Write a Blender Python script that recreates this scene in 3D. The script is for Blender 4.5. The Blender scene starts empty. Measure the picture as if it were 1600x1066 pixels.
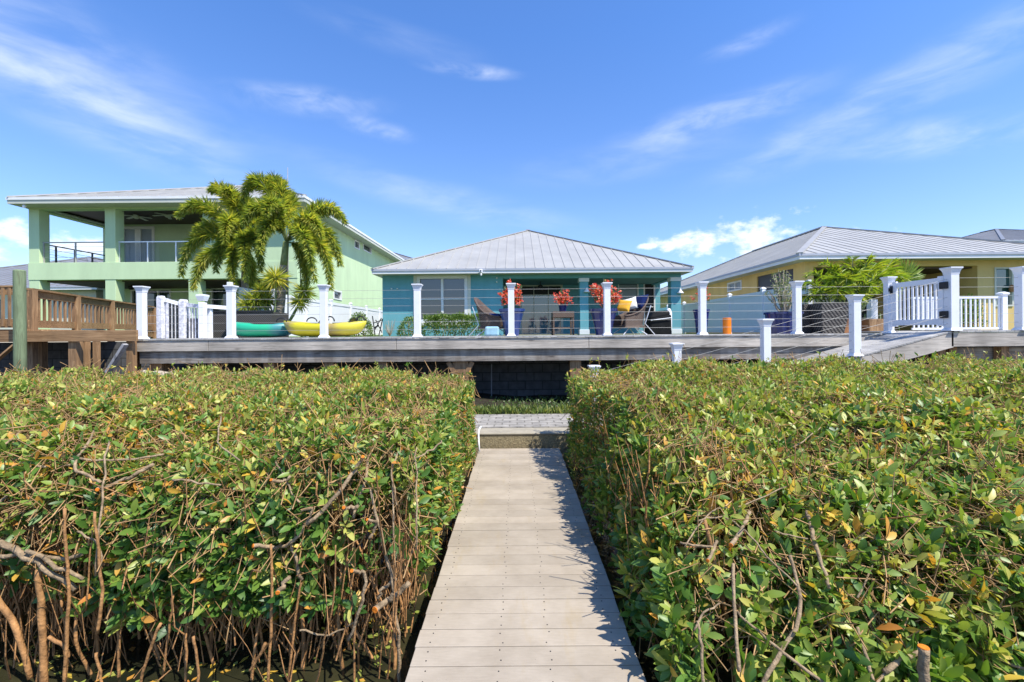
import bpy, math, random
import numpy as np
from mathutils import Vector, Matrix, Quaternion
random.seed(7); rng = np.random.default_rng(11)
SC = bpy.context.scene
COL = SC.collection
R = math.radians
# ------------------------------------------------------------------ camera numbers
F, CX, CY, ROLL, EYE = 711.0, 807.0, 519.5, 0.0078, 1.67
YARD, DECK = 1.55, 1.59
def P(px, py, Y):
    """photo pixel at depth Y (metres from the camera) -> world point"""
    dx, dy = px - CX, CY - py
    u = dx * math.cos(ROLL) + dy * math.sin(ROLL)
    v = -dx * math.sin(ROLL) + dy * math.cos(ROLL)
    return Vector((u * Y / F, Y, EYE + v * Y / F))
def PXx(px, Y): return P(px, CY, Y).x
cam_d = bpy.data.cameras.new('camera'); cam = bpy.data.objects.new('camera', cam_d); COL.objects.link(cam)
cam_d.sensor_width = 36; cam_d.lens = 36 * F / 1600
cam_d.shift_x = -(CX - 800) / 1600; cam_d.shift_y = -(533 - CY) / 1600
cam_d.clip_start = 0.05; cam_d.clip_end = 2000
cam.matrix_world = Matrix.Translation((0, 0, EYE)) @ Matrix.Rotation(R(90), 4, 'X') @ Matrix.Rotation(-ROLL, 4, 'Z')
SC.camera = cam

# ------------------------------------------------------------------ materials
def nodes(name):
    m = bpy.data.materials.new(name); m.use_nodes = True
    nt = m.node_tree; b = nt.nodes['Principled BSDF']
    return m, nt, b
def N(nt, t, **kw):
    n = nt.nodes.new(t)
    for k, v in kw.items():
        if k in n.inputs: n.inputs[k].default_value = v
        else: setattr(n, k, v)
    return n
def ramp(nt, stops, interp='LINEAR'):
    r = nt.nodes.new('ShaderNodeValToRGB'); cr = r.color_ramp; cr.interpolation = interp
    while len(cr.elements) < len(stops): cr.elements.new(0.5)
    for e, (p, c) in zip(cr.elements, stops):
        e.position = p; e.color = (c[0], c[1], c[2], 1) if not isinstance(c, (int, float)) else (c, c, c, 1)
    return r
def mixc(nt, a, b, fac, mode='MIX'):
    n = nt.nodes.new('ShaderNodeMix'); n.data_type = 'RGBA'; n.blend_type = mode
    for sock, val in ((0, fac), (6, a), (7, b)):
        if hasattr(val, 'is_output'): nt.links.new(val, n.inputs[sock])
        elif sock == 0: n.inputs[0].default_value = val
        else: n.inputs[sock].default_value = (*val[:3], 1)
    return n.outputs[2]
def coord(nt, scale=(1, 1, 1), rot=(0, 0, 0)):
    tc = nt.nodes.new('ShaderNodeTexCoord'); mp = nt.nodes.new('ShaderNodeMapping')
    mp.inputs['Scale'].default_value = scale; mp.inputs['Rotation'].default_value = rot
    nt.links.new(tc.outputs['Object'], mp.inputs[0]); return mp.outputs[0]
def surf(name, col, rough=0.6, var=0.25, scale=4.0, bump=0.15, bscale=60.0, spec=0.4, metal=0.0, tint=None, stretch=(1, 1, 1)):
    """plain weathered surface: two noise octaves of colour variation and a fine bump"""
    m, nt, b = nodes(name); L = nt.links
    c = coord(nt, stretch)
    n1 = N(nt, 'ShaderNodeTexNoise', Scale=scale, Detail=6.0, Roughness=0.65); L.new(c, n1.inputs['Vector'])
    dark = tuple(x * (1 - var) for x in col); light = tuple(min(1, x * (1 + var * 0.6)) for x in col)
    if tint: dark = tint
    rp = ramp(nt, [(0.3, dark), (0.7, light)]); L.new(n1.outputs['Fac'], rp.inputs[0])
    L.new(rp.outputs[0], b.inputs['Base Color'])
    b.inputs['Roughness'].default_value = rough; b.inputs['Metallic'].default_value = metal
    b.inputs['Specular IOR Level'].default_value = spec
    if bump:
        n2 = N(nt, 'ShaderNodeTexNoise', Scale=bscale, Detail=4.0); L.new(c, n2.inputs['Vector'])
        bp = N(nt, 'ShaderNodeBump', Strength=bump, Distance=0.01); L.new(n2.outputs['Fac'], bp.inputs['Height'])
        L.new(bp.outputs[0], b.inputs['Normal'])
    return m
def wood(name, light, mid, dark, axis='X', rough=0.8, streak=None, grain=1.0):
    m, nt, b = nodes(name); L = nt.links
    s = {'X': (0.7, 9, 14), 'Y': (9, 0.7, 14), 'Z': (9, 9, 0.7)}[axis]
    c = coord(nt, tuple(v * grain for v in s))
    geo = nt.nodes.new('ShaderNodeNewGeometry')
    off = N(nt, 'ShaderNodeVectorMath', operation='MULTIPLY_ADD')
    L.new(geo.outputs['Random Per Island'], off.inputs[0]); off.inputs[1].default_value = (37, 21, 53); L.new(c, off.inputs[2])
    n1 = N(nt, 'ShaderNodeTexNoise', Scale=1.6, Detail=9.0, Roughness=0.7, Distortion=1.6); L.new(off.outputs[0], n1.inputs['Vector'])
    rp = ramp(nt, [(0.28, dark), (0.5, mid), (0.72, light)]); L.new(n1.outputs['Fac'], rp.inputs[0])
    n3 = N(nt, 'ShaderNodeTexNoise', Scale=1.1, Detail=3.0); L.new(coord(nt), n3.inputs['Vector'])
    r3 = ramp(nt, [(0.35, 0.6), (0.65, 1.15)]); L.new(n3.outputs['Fac'], r3.inputs[0])
    col = mixc(nt, rp.outputs[0], r3.outputs[0], 0.8, 'MULTIPLY')
    rr = ramp(nt, [(0, 0.78), (1, 1.15)]); L.new(geo.outputs['Random Per Island'], rr.inputs[0])
    col = mixc(nt, col, rr.outputs[0], 1.0, 'MULTIPLY')
    # knots
    kn = N(nt, 'ShaderNodeTexVoronoi', Scale=1.0); kc = coord(nt, {'X': (1.6, 5, 6), 'Y': (5, 1.6, 6), 'Z': (5, 5, 1.6)}[axis]); L.new(kc, kn.inputs['Vector'])
    kr = ramp(nt, [(0.05, 0.35), (0.16, 1.0)]); L.new(kn.outputs['Distance'], kr.inputs[0])
    col = mixc(nt, col, kr.outputs[0], 0.8, 'MULTIPLY')
    if streak:
        sn = N(nt, 'ShaderNodeTexNoise', Scale=1.0, Detail=4.0); sc = coord(nt, (5.5, 5.5, 1.3)); L.new(sc, sn.inputs['Vector'])
        sr = ramp(nt, [(0.45, streak), (0.62, 1.0)]); L.new(sn.outputs['Fac'], sr.inputs[0])
        col = mixc(nt, col, sr.outputs[0], 0.38, 'MULTIPLY')
    L.new(col, b.inputs['Base Color']); b.inputs['Roughness'].default_value = rough; b.inputs['Specular IOR Level'].default_value = 0.25
    bp = N(nt, 'ShaderNodeBump', Strength=0.5, Distance=0.006); L.new(n1.outputs['Fac'], bp.inputs['Height']); L.new(bp.outputs[0], b.inputs['Normal'])
    return m
def foliage(name, stops, rough=0.42, trans=0.3, spec=0.5, attr='tint'):
    """leaf surface: each leaf carries its own kind-of-leaf number"""
    m, nt, b = nodes(name); L = nt.links
    a = nt.nodes.new('ShaderNodeAttribute'); a.attribute_name = attr
    rp = ramp(nt, stops); L.new(a.outputs['Fac'], rp.inputs[0])
    L.new(rp.outputs[0], b.inputs['Base Color']); b.inputs['Roughness'].default_value = rough
    b.inputs['Specular IOR Level'].default_value = spec
    tr = nt.nodes.new('ShaderNodeBsdfTranslucent')
    L.new(mixc(nt, rp.outputs[0], (1.5, 1.6, 0.7), 1.0, 'MULTIPLY'), tr.inputs[0])
    mx = nt.nodes.new('ShaderNodeMixShader'); mx.inputs[0].default_value = trans
    L.new(b.outputs[0], mx.inputs[1]); L.new(tr.outputs[0], mx.inputs[2])
    L.new(mx.outputs[0], nt.nodes['Material Output'].inputs[0])
    return m
def glass_pane(name, col, rough=0.04, spec=0.9):
    m, nt, b = nodes(name); b.inputs['Base Color'].default_value = (*col, 1); b.inputs['Roughness'].default_value = rough
    b.inputs['Specular IOR Level'].default_value = spec; b.inputs['IOR'].default_value = 1.6; return m

M = {}
M['teal'] = surf('teal_stucco', (0.135, 0.37, 0.42), 0.75, 0.13, 1.6, 0.3, 90, stretch=(1, 1, .3))
M['green'] = surf('green_stucco', (0.52, 0.66, 0.40), 0.8, 0.11, 1.2, 0.25, 90, stretch=(1, 1, .3))
M['yellow'] = surf('yellow_stucco', (0.70, 0.50, 0.185), 0.8, 0.12, 1.4, 0.25, 90, stretch=(1, 1, .3))
M['trim'] = surf('painted_trim', (0.74, 0.75, 0.74), 0.5, 0.07, 2, 0.05)
M['cream'] = surf('cream_trim', (0.62, 0.62, 0.52), 0.6, 0.07, 2, 0.05)
M['fascia'] = surf('grey_fascia_paint', (0.40, 0.42, 0.48), 0.5, 0.10, 2, 0.05)
M['soffit'] = surf('soffit_paint', (0.50, 0.52, 0.45), 0.7, 0.06, 2, 0.0)
M['roof'] = surf('galvanised_roof', (0.41, 0.40, 0.37), 0.5, 0.14, 0.9, 0.05, 30, 0.5, 0.25, stretch=(1, 1, 1))
M['roofdark'] = surf('grey_metal_roof', (0.25, 0.25, 0.255), 0.45, 0.14, 0.9, 0.05, 30, 0.5, 0.25)
M['white'] = surf('white_vinyl', (0.80, 0.81, 0.84), 0.38, 0.05, 3, 0.03, 40)
M['oldwhite'] = surf('peeling_white_paint', (0.72, 0.72, 0.76), 0.7, 0.45, 14, 0.3, 30, tint=(0.38, 0.38, 0.42))
M['steel'] = surf('steel_cable', (0.42, 0.41, 0.38), 0.6, 0.1, 20, 0.0, metal=0.2, spec=0.2)
M['alu'] = surf('aluminium', (0.72, 0.73, 0.75), 0.35, 0.08, 5, 0.0, metal=0.5)
M['black'] = surf('black_paint', (0.02, 0.02, 0.022), 0.45, 0.3, 5, 0.05)
M['dark'] = surf('dark_interior', (0.025, 0.027, 0.03), 0.6, 0.3, 3, 0.0)
M['greywood'] = wood('weathered_grey_wood', (0.72, 0.65, 0.55), (0.52, 0.465, 0.395), (0.24, 0.21, 0.175))
M['beamwood'] = wood('stained_grey_beam', (0.52, 0.47, 0.40), (0.33, 0.295, 0.255), (0.13, 0.115, 0.098), streak=(0.32, 0.22, 0.15))
M['brownwood'] = wood('brown_treated_wood', (0.52, 0.33, 0.175), (0.33, 0.195, 0.095), (0.13, 0.072, 0.036))
M['brownpost'] = wood('brown_treated_post', (0.48, 0.31, 0.17), (0.31, 0.185, 0.095), (0.12, 0.07, 0.038), axis='Z')
M['deckboard'] = wood('grey_deck_boards', (0.56, 0.54, 0.51), (0.43, 0.415, 0.39), (0.27, 0.26, 0.245), axis='Y')
M['piling'] = wood('green_treated_piling', (0.28, 0.34, 0.20), (0.18, 0.235, 0.13), (0.10, 0.105, 0.065), axis='Z')
M['greyboard'] = wood('grey_brace_board', (0.42, 0.42, 0.43), (0.30, 0.30, 0.31), (0.16, 0.16, 0.16), axis='Z')
def m_gangway():
    m, nt, b = nodes('beige_composite_boards'); L = nt.links
    c = coord(nt); geo = nt.nodes.new('ShaderNodeNewGeometry')
    n1 = N(nt, 'ShaderNodeTexNoise', Scale=2.2, Detail=7.0, Roughness=0.62); L.new(c, n1.inputs['Vector'])
    r1 = ramp(nt, [(0.33, (0.30, 0.252, 0.192)), (0.62, (0.39, 0.334, 0.262))]); L.new(n1.outputs['Fac'], r1.inputs[0])
    n2 = N(nt, 'ShaderNodeTexNoise', Scale=1.0, Detail=8.0, Roughness=0.7); L.new(coord(nt, (5, 1.3, 1), (0, 0, 0.15)), n2.inputs['Vector'])
    r2 = ramp(nt, [(0.55, 0.0), (0.78, 0.6)]); L.new(n2.outputs['Fac'], r2.inputs[0])
    col = mixc(nt, r1.outputs[0], (0.33, 0.25, 0.13), r2.outputs[0])
    n4 = N(nt, 'ShaderNodeTexNoise', Scale=1.0, Detail=5.0); L.new(coord(nt, (14, 90, 1)), n4.inputs['Vector'])
    r4 = ramp(nt, [(0.35, 0.95), (0.6, 1.02)]); L.new(n4.outputs['Fac'], r4.inputs[0])
    col = mixc(nt, col, r4.outputs[0], 1.0, 'MULTIPLY')
    rr = ramp(nt, [(0, 0.91), (1, 1.08)]); L.new(geo.outputs['Random Per Island'], rr.inputs[0])
    col = mixc(nt, col, rr.outputs[0], 1.0, 'MULTIPLY')
    n5 = N(nt, 'ShaderNodeTexVoronoi', Scale=16.0); L.new(c, n5.inputs['Vector'])
    r5 = ramp(nt, [(0.04, 0.55), (0.075, 1.0)]); L.new(n5.outputs['Distance'], r5.inputs[0])
    n6 = N(nt, 'ShaderNodeTexNoise', Scale=3.0); L.new(c, n6.inputs['Vector']); r6 = ramp(nt, [(0.5, 0.0), (0.6, 0.8)]); L.new(n6.outputs['Fac'], r6.inputs[0])
    col = mixc(nt, col, r5.outputs[0], r6.outputs[0], 'MULTIPLY')
    L.new(col, b.inputs['Base Color']); b.inputs['Roughness'].default_value = 0.72; b.inputs['Specular IOR Level'].default_value = 0.25
    bp = N(nt, 'ShaderNodeBump', Strength=0.25, Distance=0.003); L.new(n4.outputs['Fac'], bp.inputs['Height']); L.new(bp.outputs[0], b.inputs['Normal'])
    return m
M['gangway'] = m_gangway()
def m_brick(name, c1, c2, mortar, scale, bw, bh, plane='XY', msize=0.012):
    m, nt, b = nodes(name); L = nt.links
    c = coord(nt, (1, 1, 1), (R(90), 0, 0) if plane == 'XZ' else (0, 0, 0))
    t = nt.nodes.new('ShaderNodeTexBrick'); L.new(c, t.inputs[0])
    t.inputs['Color1'].default_value = (*c1, 1); t.inputs['Color2'].default_value = (*c2, 1); t.inputs['Mortar'].default_value = (*mortar, 1)
    t.inputs['Scale'].default_value = scale; t.inputs['Brick Width'].default_value = bw; t.inputs['Row Height'].default_value = bh
    t.inputs['Mortar Size'].default_value = msize
    n = N(nt, 'ShaderNodeTexNoise', Scale=7.0, Detail=8.0); L.new(coord(nt), n.inputs['Vector'])
    r = ramp(nt, [(0.3, 0.62), (0.7, 1.15)]); L.new(n.outputs['Fac'], r.inputs[0])
    L.new(mixc(nt, t.outputs[0], r.outputs[0], 1.0, 'MULTIPLY'), b.inputs['Base Color']); b.inputs['Roughness'].default_value = 0.9
    bp = N(nt, 'ShaderNodeBump', Strength=0.5, Distance=0.01); L.new(t.outputs['Fac'], bp.inputs['Height']); bp.invert = True; L.new(bp.outputs[0], b.inputs['Normal'])
    return m
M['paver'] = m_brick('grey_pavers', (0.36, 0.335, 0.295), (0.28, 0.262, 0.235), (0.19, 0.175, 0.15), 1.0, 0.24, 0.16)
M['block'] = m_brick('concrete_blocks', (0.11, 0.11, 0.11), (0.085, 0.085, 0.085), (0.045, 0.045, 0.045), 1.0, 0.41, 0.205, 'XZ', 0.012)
M['seawall'] = surf('shelly_concrete', (0.30, 0.25, 0.15), 0.95, 0.45, 38, 1.0, 55, 0.2)
M['concrete'] = surf('pale_concrete', (0.34, 0.305, 0.235), 0.9, 0.2, 5, 0.5, 70, 0.2)
M['coquina'] = surf('coquina_stone', (0.42, 0.36, 0.28), 0.95, 0.45, 16, 1.0, 24, 0.1)
M['soil'] = surf('dark_soil', (0.04, 0.034, 0.024), 0.95, 0.5, 6, 1.0, 30, 0.1)
M['lawn'] = surf('lawn_turf', (0.075, 0.12, 0.035), 0.95, 0.4, 2, 0.6, 80, 0.1)
M['grass'] = foliage('grass_blades', [(0.0, (0.05, 0.09, 0.02)), (0.6, (0.14, 0.20, 0.04)), (1.0, (0.30, 0.30, 0.08))])
M['glass'] = glass_pane('window_glass', (0.03, 0.045, 0.06))
M['glassteal'] = glass_pane('door_glass', (0.09, 0.19, 0.23))  # teal-blue reflection on the panes is put into the base colour
M['bluegrey'] = surf('dark_bluegrey', (0.06, 0.06, 0.075), 0.5, 0.1, 3, 0.0)
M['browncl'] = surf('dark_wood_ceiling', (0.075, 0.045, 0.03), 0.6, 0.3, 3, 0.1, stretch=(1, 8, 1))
M['blind'] = surf('window_blind', (0.30, 0.36, 0.43), 0.6, 0.05, 2, 0.0)
M['navy'] = surf('navy_glazed_ceramic', (0.012, 0.022, 0.125), 0.16, 0.35, 5, 0.05, 20, 0.7)
M['blueglaze'] = surf('blue_glazed_ceramic', (0.022, 0.05, 0.19), 0.2, 0.35, 6, 0.05, 20, 0.7)
M['navycloth'] = surf('navy_fabric', (0.015, 0.03, 0.12), 0.9, 0.2, 8, 0.3, 200, 0.1)
M['yellowcloth'] = surf('yellow_fabric', (0.62, 0.34, 0.04), 0.9, 0.15, 8, 0.3, 200, 0.1)
M['whitecloth'] = surf('white_fabric', (0.75, 0.74, 0.70), 0.9, 0.1, 8, 0.3, 200, 0.1)
M['bluecloth'] = surf('pale_blue_fabric', (0.30, 0.50, 0.60), 0.9, 0.15, 8, 0.3, 200, 0.1)
M['terra'] = surf('terracotta', (0.42, 0.20, 0.09), 0.85, 0.2, 8, 0.2)
M['orange'] = surf('orange_plastic', (0.85, 0.22, 0.01), 0.4, 0.08, 4, 0.0)
M['potsoil'] = M['soil']
def m_wicker(name, c1, c2, s=1.0):
    m, nt, b = nodes(name); L = nt.links
    c = coord(nt)
    w1 = N(nt, 'ShaderNodeTexWave', Scale=22.0 * s, Distortion=0.6); w1.wave_type = 'BANDS'; w1.bands_direction = 'Z'; L.new(c, w1.inputs[0])
    w2 = N(nt, 'ShaderNodeTexWave', Scale=16.0 * s, Distortion=0.6); w2.bands_direction = 'DIAGONAL'; L.new(c, w2.inputs[0])
    mx = N(nt, 'ShaderNodeMath', operation='MULTIPLY'); L.new(w1.outputs['Fac'], mx.inputs[0]); L.new(w2.outputs['Fac'], mx.inputs[1])
    r = ramp(nt, [(0.05, c2), (0.6, c1)]); L.new(mx.outputs[0], r.inputs[0]); L.new(r.outputs[0], b.inputs['Base Color'])
    b.inputs['Roughness'].default_value = 0.6
    bp = N(nt, 'ShaderNodeBump', Strength=0.7, Distance=0.01); L.new(mx.outputs[0], bp.inputs['Height']); L.new(bp.outputs[0], b.inputs['Normal'])
    return m
M['wicker'] = m_wicker('brown_wicker', (0.21, 0.14, 0.10), (0.045, 0.03, 0.024))
M['wickerdark'] = m_wicker('charcoal_wicker', (0.13, 0.115, 0.10), (0.025, 0.023, 0.022), 0.7)
M['wickerweave'] = m_wicker('woven_planter', (0.20, 0.18, 0.16), (0.02, 0.018, 0.016), 0.45)
def m_kayak(name, stops):
    m, nt, b = nodes(name); L = nt.links
    tc = nt.nodes.new('ShaderNodeTexCoord'); sp = nt.nodes.new('ShaderNodeSeparateXYZ'); L.new(tc.outputs['Generated'], sp.inputs[0])
    n = N(nt, 'ShaderNodeTexNoise', Scale=5.0, Detail=4.0); L.new(tc.outputs['Generated'], n.inputs['Vector'])
    a = N(nt, 'ShaderNodeMath', operation='MULTIPLY_ADD'); L.new(n.outputs['Fac'], a.inputs[0]); a.inputs[1].default_value = 0.22; L.new(sp.outputs[0], a.inputs[2])
    s = N(nt, 'ShaderNodeMath', operation='SUBTRACT'); L.new(a.outputs[0], s.inputs[0]); s.inputs[1].default_value = 0.11
    r = ramp(nt, stops); L.new(s.outputs[0], r.inputs[0]); L.new(r.outputs[0], b.inputs['Base Color']); b.inputs['Roughness'].default_value = 0.4
    return m
M['kayakgreen'] = m_kayak('green_blue_plastic', [(0.0, (0.05, 0.22, 0.30)), (0.14, (0.02, 0.40, 0.24)), (0.6, (0.02, 0.42, 0.22)), (0.75, (0.05, 0.25, 0.27)), (1.0, (0.05, 0.24, 0.26))])
M['kayakyellow'] = m_kayak('yellow_brown_plastic', [(0.0, (0.42, 0.40, 0.04)), (0.12, (0.34, 0.25, 0.08)), (0.22, (0.62, 0.55, 0.02)), (0.55, (0.62, 0.55, 0.02)), (0.66, (0.36, 0.27, 0.10)), (0.78, (0.58, 0.50, 0.05)), (1.0, (0.62, 0.55, 0.04))])
def m_water():
    m, nt, b = nodes('tidal_water'); L = nt.links
    c = coord(nt)
    n0 = N(nt, 'ShaderNodeTexNoise', Scale=1.5, Detail=5.0); L.new(c, n0.inputs['Vector'])
    r = ramp(nt, [(0.35, (0.012, 0.014, 0.008)), (0.7, (0.05, 0.045, 0.02))]); L.new(n0.outputs['Fac'], r.inputs[0]); L.new(r.outputs[0], b.inputs['Base Color'])
    b.inputs['Roughness'].default_value = 0.06; b.inputs['IOR'].default_value = 1.33
    n = N(nt, 'ShaderNodeTexNoise', Scale=9.0, Detail=3.0); L.new(c, n.inputs['Vector'])
    bp = N(nt, 'ShaderNodeBump', Strength=0.25, Distance=0.03); L.new(n.outputs['Fac'], bp.inputs['Height']); L.new(bp.outputs[0], b.inputs['Normal'])
    return m
M['water'] = m_water()
M['mangrove'] = foliage('mangrove_leaf', [(0.0, (0.04, 0.105, 0.02)), (0.32, (0.105, 0.21, 0.034)), (0.58, (0.245, 0.325, 0.055)), (0.80, (0.46, 0.45, 0.11)), (0.90, (0.66, 0.44, 0.06)), (1.0, (0.55, 0.22, 0.05))], rough=0.42, trans=0.30, spec=0.45)
M['twig'] = surf('mangrove_twig', (0.40, 0.245, 0.11), 0.85, 0.6, 9, 0.2, 60, 0.2)
M['bark'] = surf('mangrove_bark', (0.31, 0.225, 0.135), 0.85, 0.6, 18, 0.9, 70, 0.2)
M['rootbark'] = surf('mangrove_root_bark', (0.38, 0.195, 0.075), 0.75, 0.65, 13, 0.7, 60, 0.3)
M['cutwood'] = surf('fresh_cut_wood', (0.74, 0.21, 0.02), 0.8, 0.3, 40, 0.3, 80, 0.2)
M['palmleaf'] = foliage('palm_leaflet', [(0.0, (0.085, 0.14, 0.035)), (0.45, (0.24, 0.31, 0.06)), (0.75, (0.48, 0.47, 0.09)), (1.0, (0.68, 0.56, 0.12))], trans=0.42)
M['arecaleaf'] = foliage('areca_leaflet', [(0.0, (0.08, 0.16, 0.02)), (0.5, (0.23, 0.32, 0.035)), (1.0, (0.50, 0.48, 0.06))], trans=0.35)
M['shrubleaf'] = foliage('shrub_leaf', [(0.0, (0.05, 0.11, 0.02)), (0.5, (0.13, 0.22, 0.035)), (1.0, (0.32, 0.36, 0.07))])
M['flower'] = foliage('red_petal', [(0.0, (0.50, 0.035, 0.02)), (0.7, (0.76, 0.10, 0.05)), (1.0, (0.86, 0.28, 0.16))], trans=0.25)
M['palebloom'] = foliage('pale_leaf', [(0.0, (0.10, 0.15, 0.05)), (0.6, (0.26, 0.30, 0.14)), (1.0, (0.55, 0.52, 0.42))])
M['trunk'] = surf('palm_trunk', (0.27, 0.23, 0.18), 0.9, 0.4, 5, 0.6, 20, 0.1, stretch=(1, 1, 6))
M['crownshaft'] = surf('green_crownshaft', (0.17, 0.22, 0.08), 0.6, 0.3, 5, 0.1)
M['succulent'] = surf('grey_plant_stem', (0.40, 0.35, 0.26), 0.85, 0.3, 10, 0.2)

# ------------------------------------------------------------------ mesh helper
ROOT = {}
def link(o): COL.objects.link(o); return o
def thing(name, label, cat, loc=(0, 0, 0), rz=0.0, group=None):
    o = link(bpy.data.objects.new(name, None)); o.empty_display_size = 0.2
    o.location = loc; o.rotation_euler = (0, 0, rz); o['label'] = label; o['category'] = cat
    if group: o['group'] = group
    ROOT[o] = Vector(loc); return o
def tag(o, label, cat, group=None):
    o['label'] = label; o['category'] = cat
    if group: o['group'] = group
    return o
def struct(o, kind='structure'): o['kind'] = kind; return o
def copy_tree(o, parent=None):
    c = o.copy(); COL.objects.link(c)
    if parent is not None: c.parent = parent
    for ch in [x for x in o.children]: copy_tree(ch, c)
    return c
class MB:
    def __init__(s): s.v = []; s.f = []; s.m = []; s.cur = 0
    def poly(s, pts):
        k = len(s.v); s.v.extend([tuple(p) for p in pts]); s.f.append(tuple(range(k, k + len(pts)))); s.m.append(s.cur); return s
    def hexa(s, p):   # 8 points: bottom 0-3 ccw, top 4-7
        k = len(s.v); s.v.extend([tuple(q) for q in p])
        for a in ((3, 2, 1, 0), (4, 5, 6, 7), (0, 1, 5, 4), (1, 2, 6, 5), (2, 3, 7, 6), (3, 0, 4, 7)):
            s.f.append(tuple(k + i for i in a)); s.m.append(s.cur)
        return s
    def box(s, x0, x1, y0, y1, z0, z1):
        return s.hexa([(x0, y0, z0), (x1, y0, z0), (x1, y1, z0), (x0, y1, z0), (x0, y0, z1), (x1, y0, z1), (x1, y1, z1), (x0, y1, z1)])
    def bar(s, p0, p1, w, h, up=(0, 0, 1)):
        p0 = Vector(p0); p1 = Vector(p1); d = (p1 - p0).normalized(); up = Vector(up)
        a = d.cross(up)
        if a.length < 1e-4: a = d.cross(Vector((1, 0, 0)))
        a.normalize(); b = a.cross(d).normalized(); a *= w / 2; b *= h / 2
        return s.hexa([p0 - a - b, p0 + a - b, p1 + a - b, p1 - a - b, p0 - a + b, p0 + a + b, p1 + a + b, p1 - a + b])
    def tube(s, pts, radii, n=8, caps=True):
        pts = [Vector(p) for p in pts]
        if isinstance(radii, (int, float)): radii = [radii] * len(pts)
        rings = []; prev = None
        for i, p in enumerate(pts):
            d = (pts[min(i + 1, len(pts) - 1)] - pts[max(i - 1, 0)]).normalized()
            if prev is None:
                a = d.cross(Vector((0, 0, 1)))
                if a.length < 0.05: a = d.cross(Vector((1, 0, 0)))
            else: a = prev - d * prev.dot(d)
            a.normalize(); prev = a; b = d.cross(a)
            k = len(s.v)
            for j in range(n):
                t = 2 * math.pi * j / n; s.v.append(tuple(p + (a * math.cos(t) + b * math.sin(t)) * radii[i]))
            rings.append(k)
        for r0, r1 in zip(rings, rings[1:]):
            for j in range(n):
                s.f.append((r0 + j, r0 + (j + 1) % n, r1 + (j + 1) % n, r1 + j)); s.m.append(s.cur)
        if caps:
            s.f.append(tuple(rings[0] + j for j in reversed(range(n)))); s.m.append(s.cur)
            s.f.append(tuple(rings[-1] + j for j in range(n))); s.m.append(s.cur)
        return s
    def lathe(s, prof, c=(0, 0, 0), n=24, flute=0.0, nf=0):
        rings = []
        for r, z in prof:
            k = len(s.v)
            for j in range(n):
                t = 2 * math.pi * j / n; rr = r * (1 + flute * math.cos(nf * t)) if nf else r
                s.v.append((c[0] + rr * math.cos(t), c[1] + rr * math.sin(t), c[2] + z))
            rings.append(k)
        for r0, r1 in zip(rings, rings[1:]):
            for j in range(n):
                s.f.append((r0 + j, r0 + (j + 1) % n, r1 + (j + 1) % n, r1 + j)); s.m.append(s.cur)
        s.f.append(tuple(rings[0] + j for j in reversed(range(n)))); s.m.append(s.cur)
        s.f.append(tuple(rings[-1] + j for j in range(n))); s.m.append(s.cur)
        return s
    def sqlathe(s, prof, c=(0, 0, 0)):      # square section, (half width, z)
        rings = []
        for r, z in prof:
            k = len(s.v); rings.append(k)
            for a, b in ((-1, -1), (1, -1), (1, 1), (-1, 1)): s.v.append((c[0] + a * r, c[1] + b * r, c[2] + z))
        for r0, r1 in zip(rings, rings[1:]):
            for j in range(4):
                s.f.append((r0 + j, r0 + (j + 1) % 4, r1 + (j + 1) % 4, r1 + j)); s.m.append(s.cur)
        s.f.append(tuple(rings[0] + j for j in (3, 2, 1, 0))); s.m.append(s.cur)
        s.f.append(tuple(rings[-1] + j for j in range(4))); s.m.append(s.cur)
        return s
    def wall(s, o, u, n, L, z0, z1, t, holes=()):
        """wall from o along u, thickness t along n (away from the viewer), with rectangular holes (s0,s1,z0,z1)"""
        o = Vector((o[0], o[1], 0)); u = Vector((u[0], u[1], 0)); n = Vector((n[0], n[1], 0))
        xs = sorted({0, L, *[h[0] for h in holes], *[h[1] for h in holes]}); zs = sorted({z0, z1, *[h[2] for h in holes], *[h[3] for h in holes]})
        xs = [x for x in xs if 0 <= x <= L]; zs = [z for z in zs if z0 <= z <= z1]
        def solid(i, j):
            if i < 0 or j < 0 or i >= len(xs) - 1 or j >= len(zs) - 1: return False
            a, b = (xs[i] + xs[i + 1]) / 2, (zs[j] + zs[j + 1]) / 2
            return not any(h[0] < a < h[1] and h[2] < b < h[3] for h in holes)
        def pt(x, z, d): q = o + u * x + n * (t * d); return (q.x, q.y, z)
        for i in range(len(xs) - 1):
            for j in range(len(zs) - 1):
                if not solid(i, j): continue
                x0, x1, a, b = xs[i], xs[i + 1], zs[j], zs[j + 1]
                s.poly([pt(x0, a, 0), pt(x1, a, 0), pt(x1, b, 0), pt(x0, b, 0)])
                s.poly([pt(x1, a, 1), pt(x0, a, 1), pt(x0, b, 1), pt(x1, b, 1)])
                if not solid(i - 1, j): s.poly([pt(x0, a, 1), pt(x0, a, 0), pt(x0, b, 0), pt(x0, b, 1)])
                if not solid(i + 1, j): s.poly([pt(x1, a, 0), pt(x1, a, 1), pt(x1, b, 1), pt(x1, b, 0)])
                if not solid(i, j - 1): s.poly([pt(x0, a, 1), pt(x1, a, 1), pt(x1, a, 0), pt(x0, a, 0)])
                if not solid(i, j + 1): s.poly([pt(x0, b, 0), pt(x1, b, 0), pt(x1, b, 1), pt(x0, b, 1)])
        return s
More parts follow.
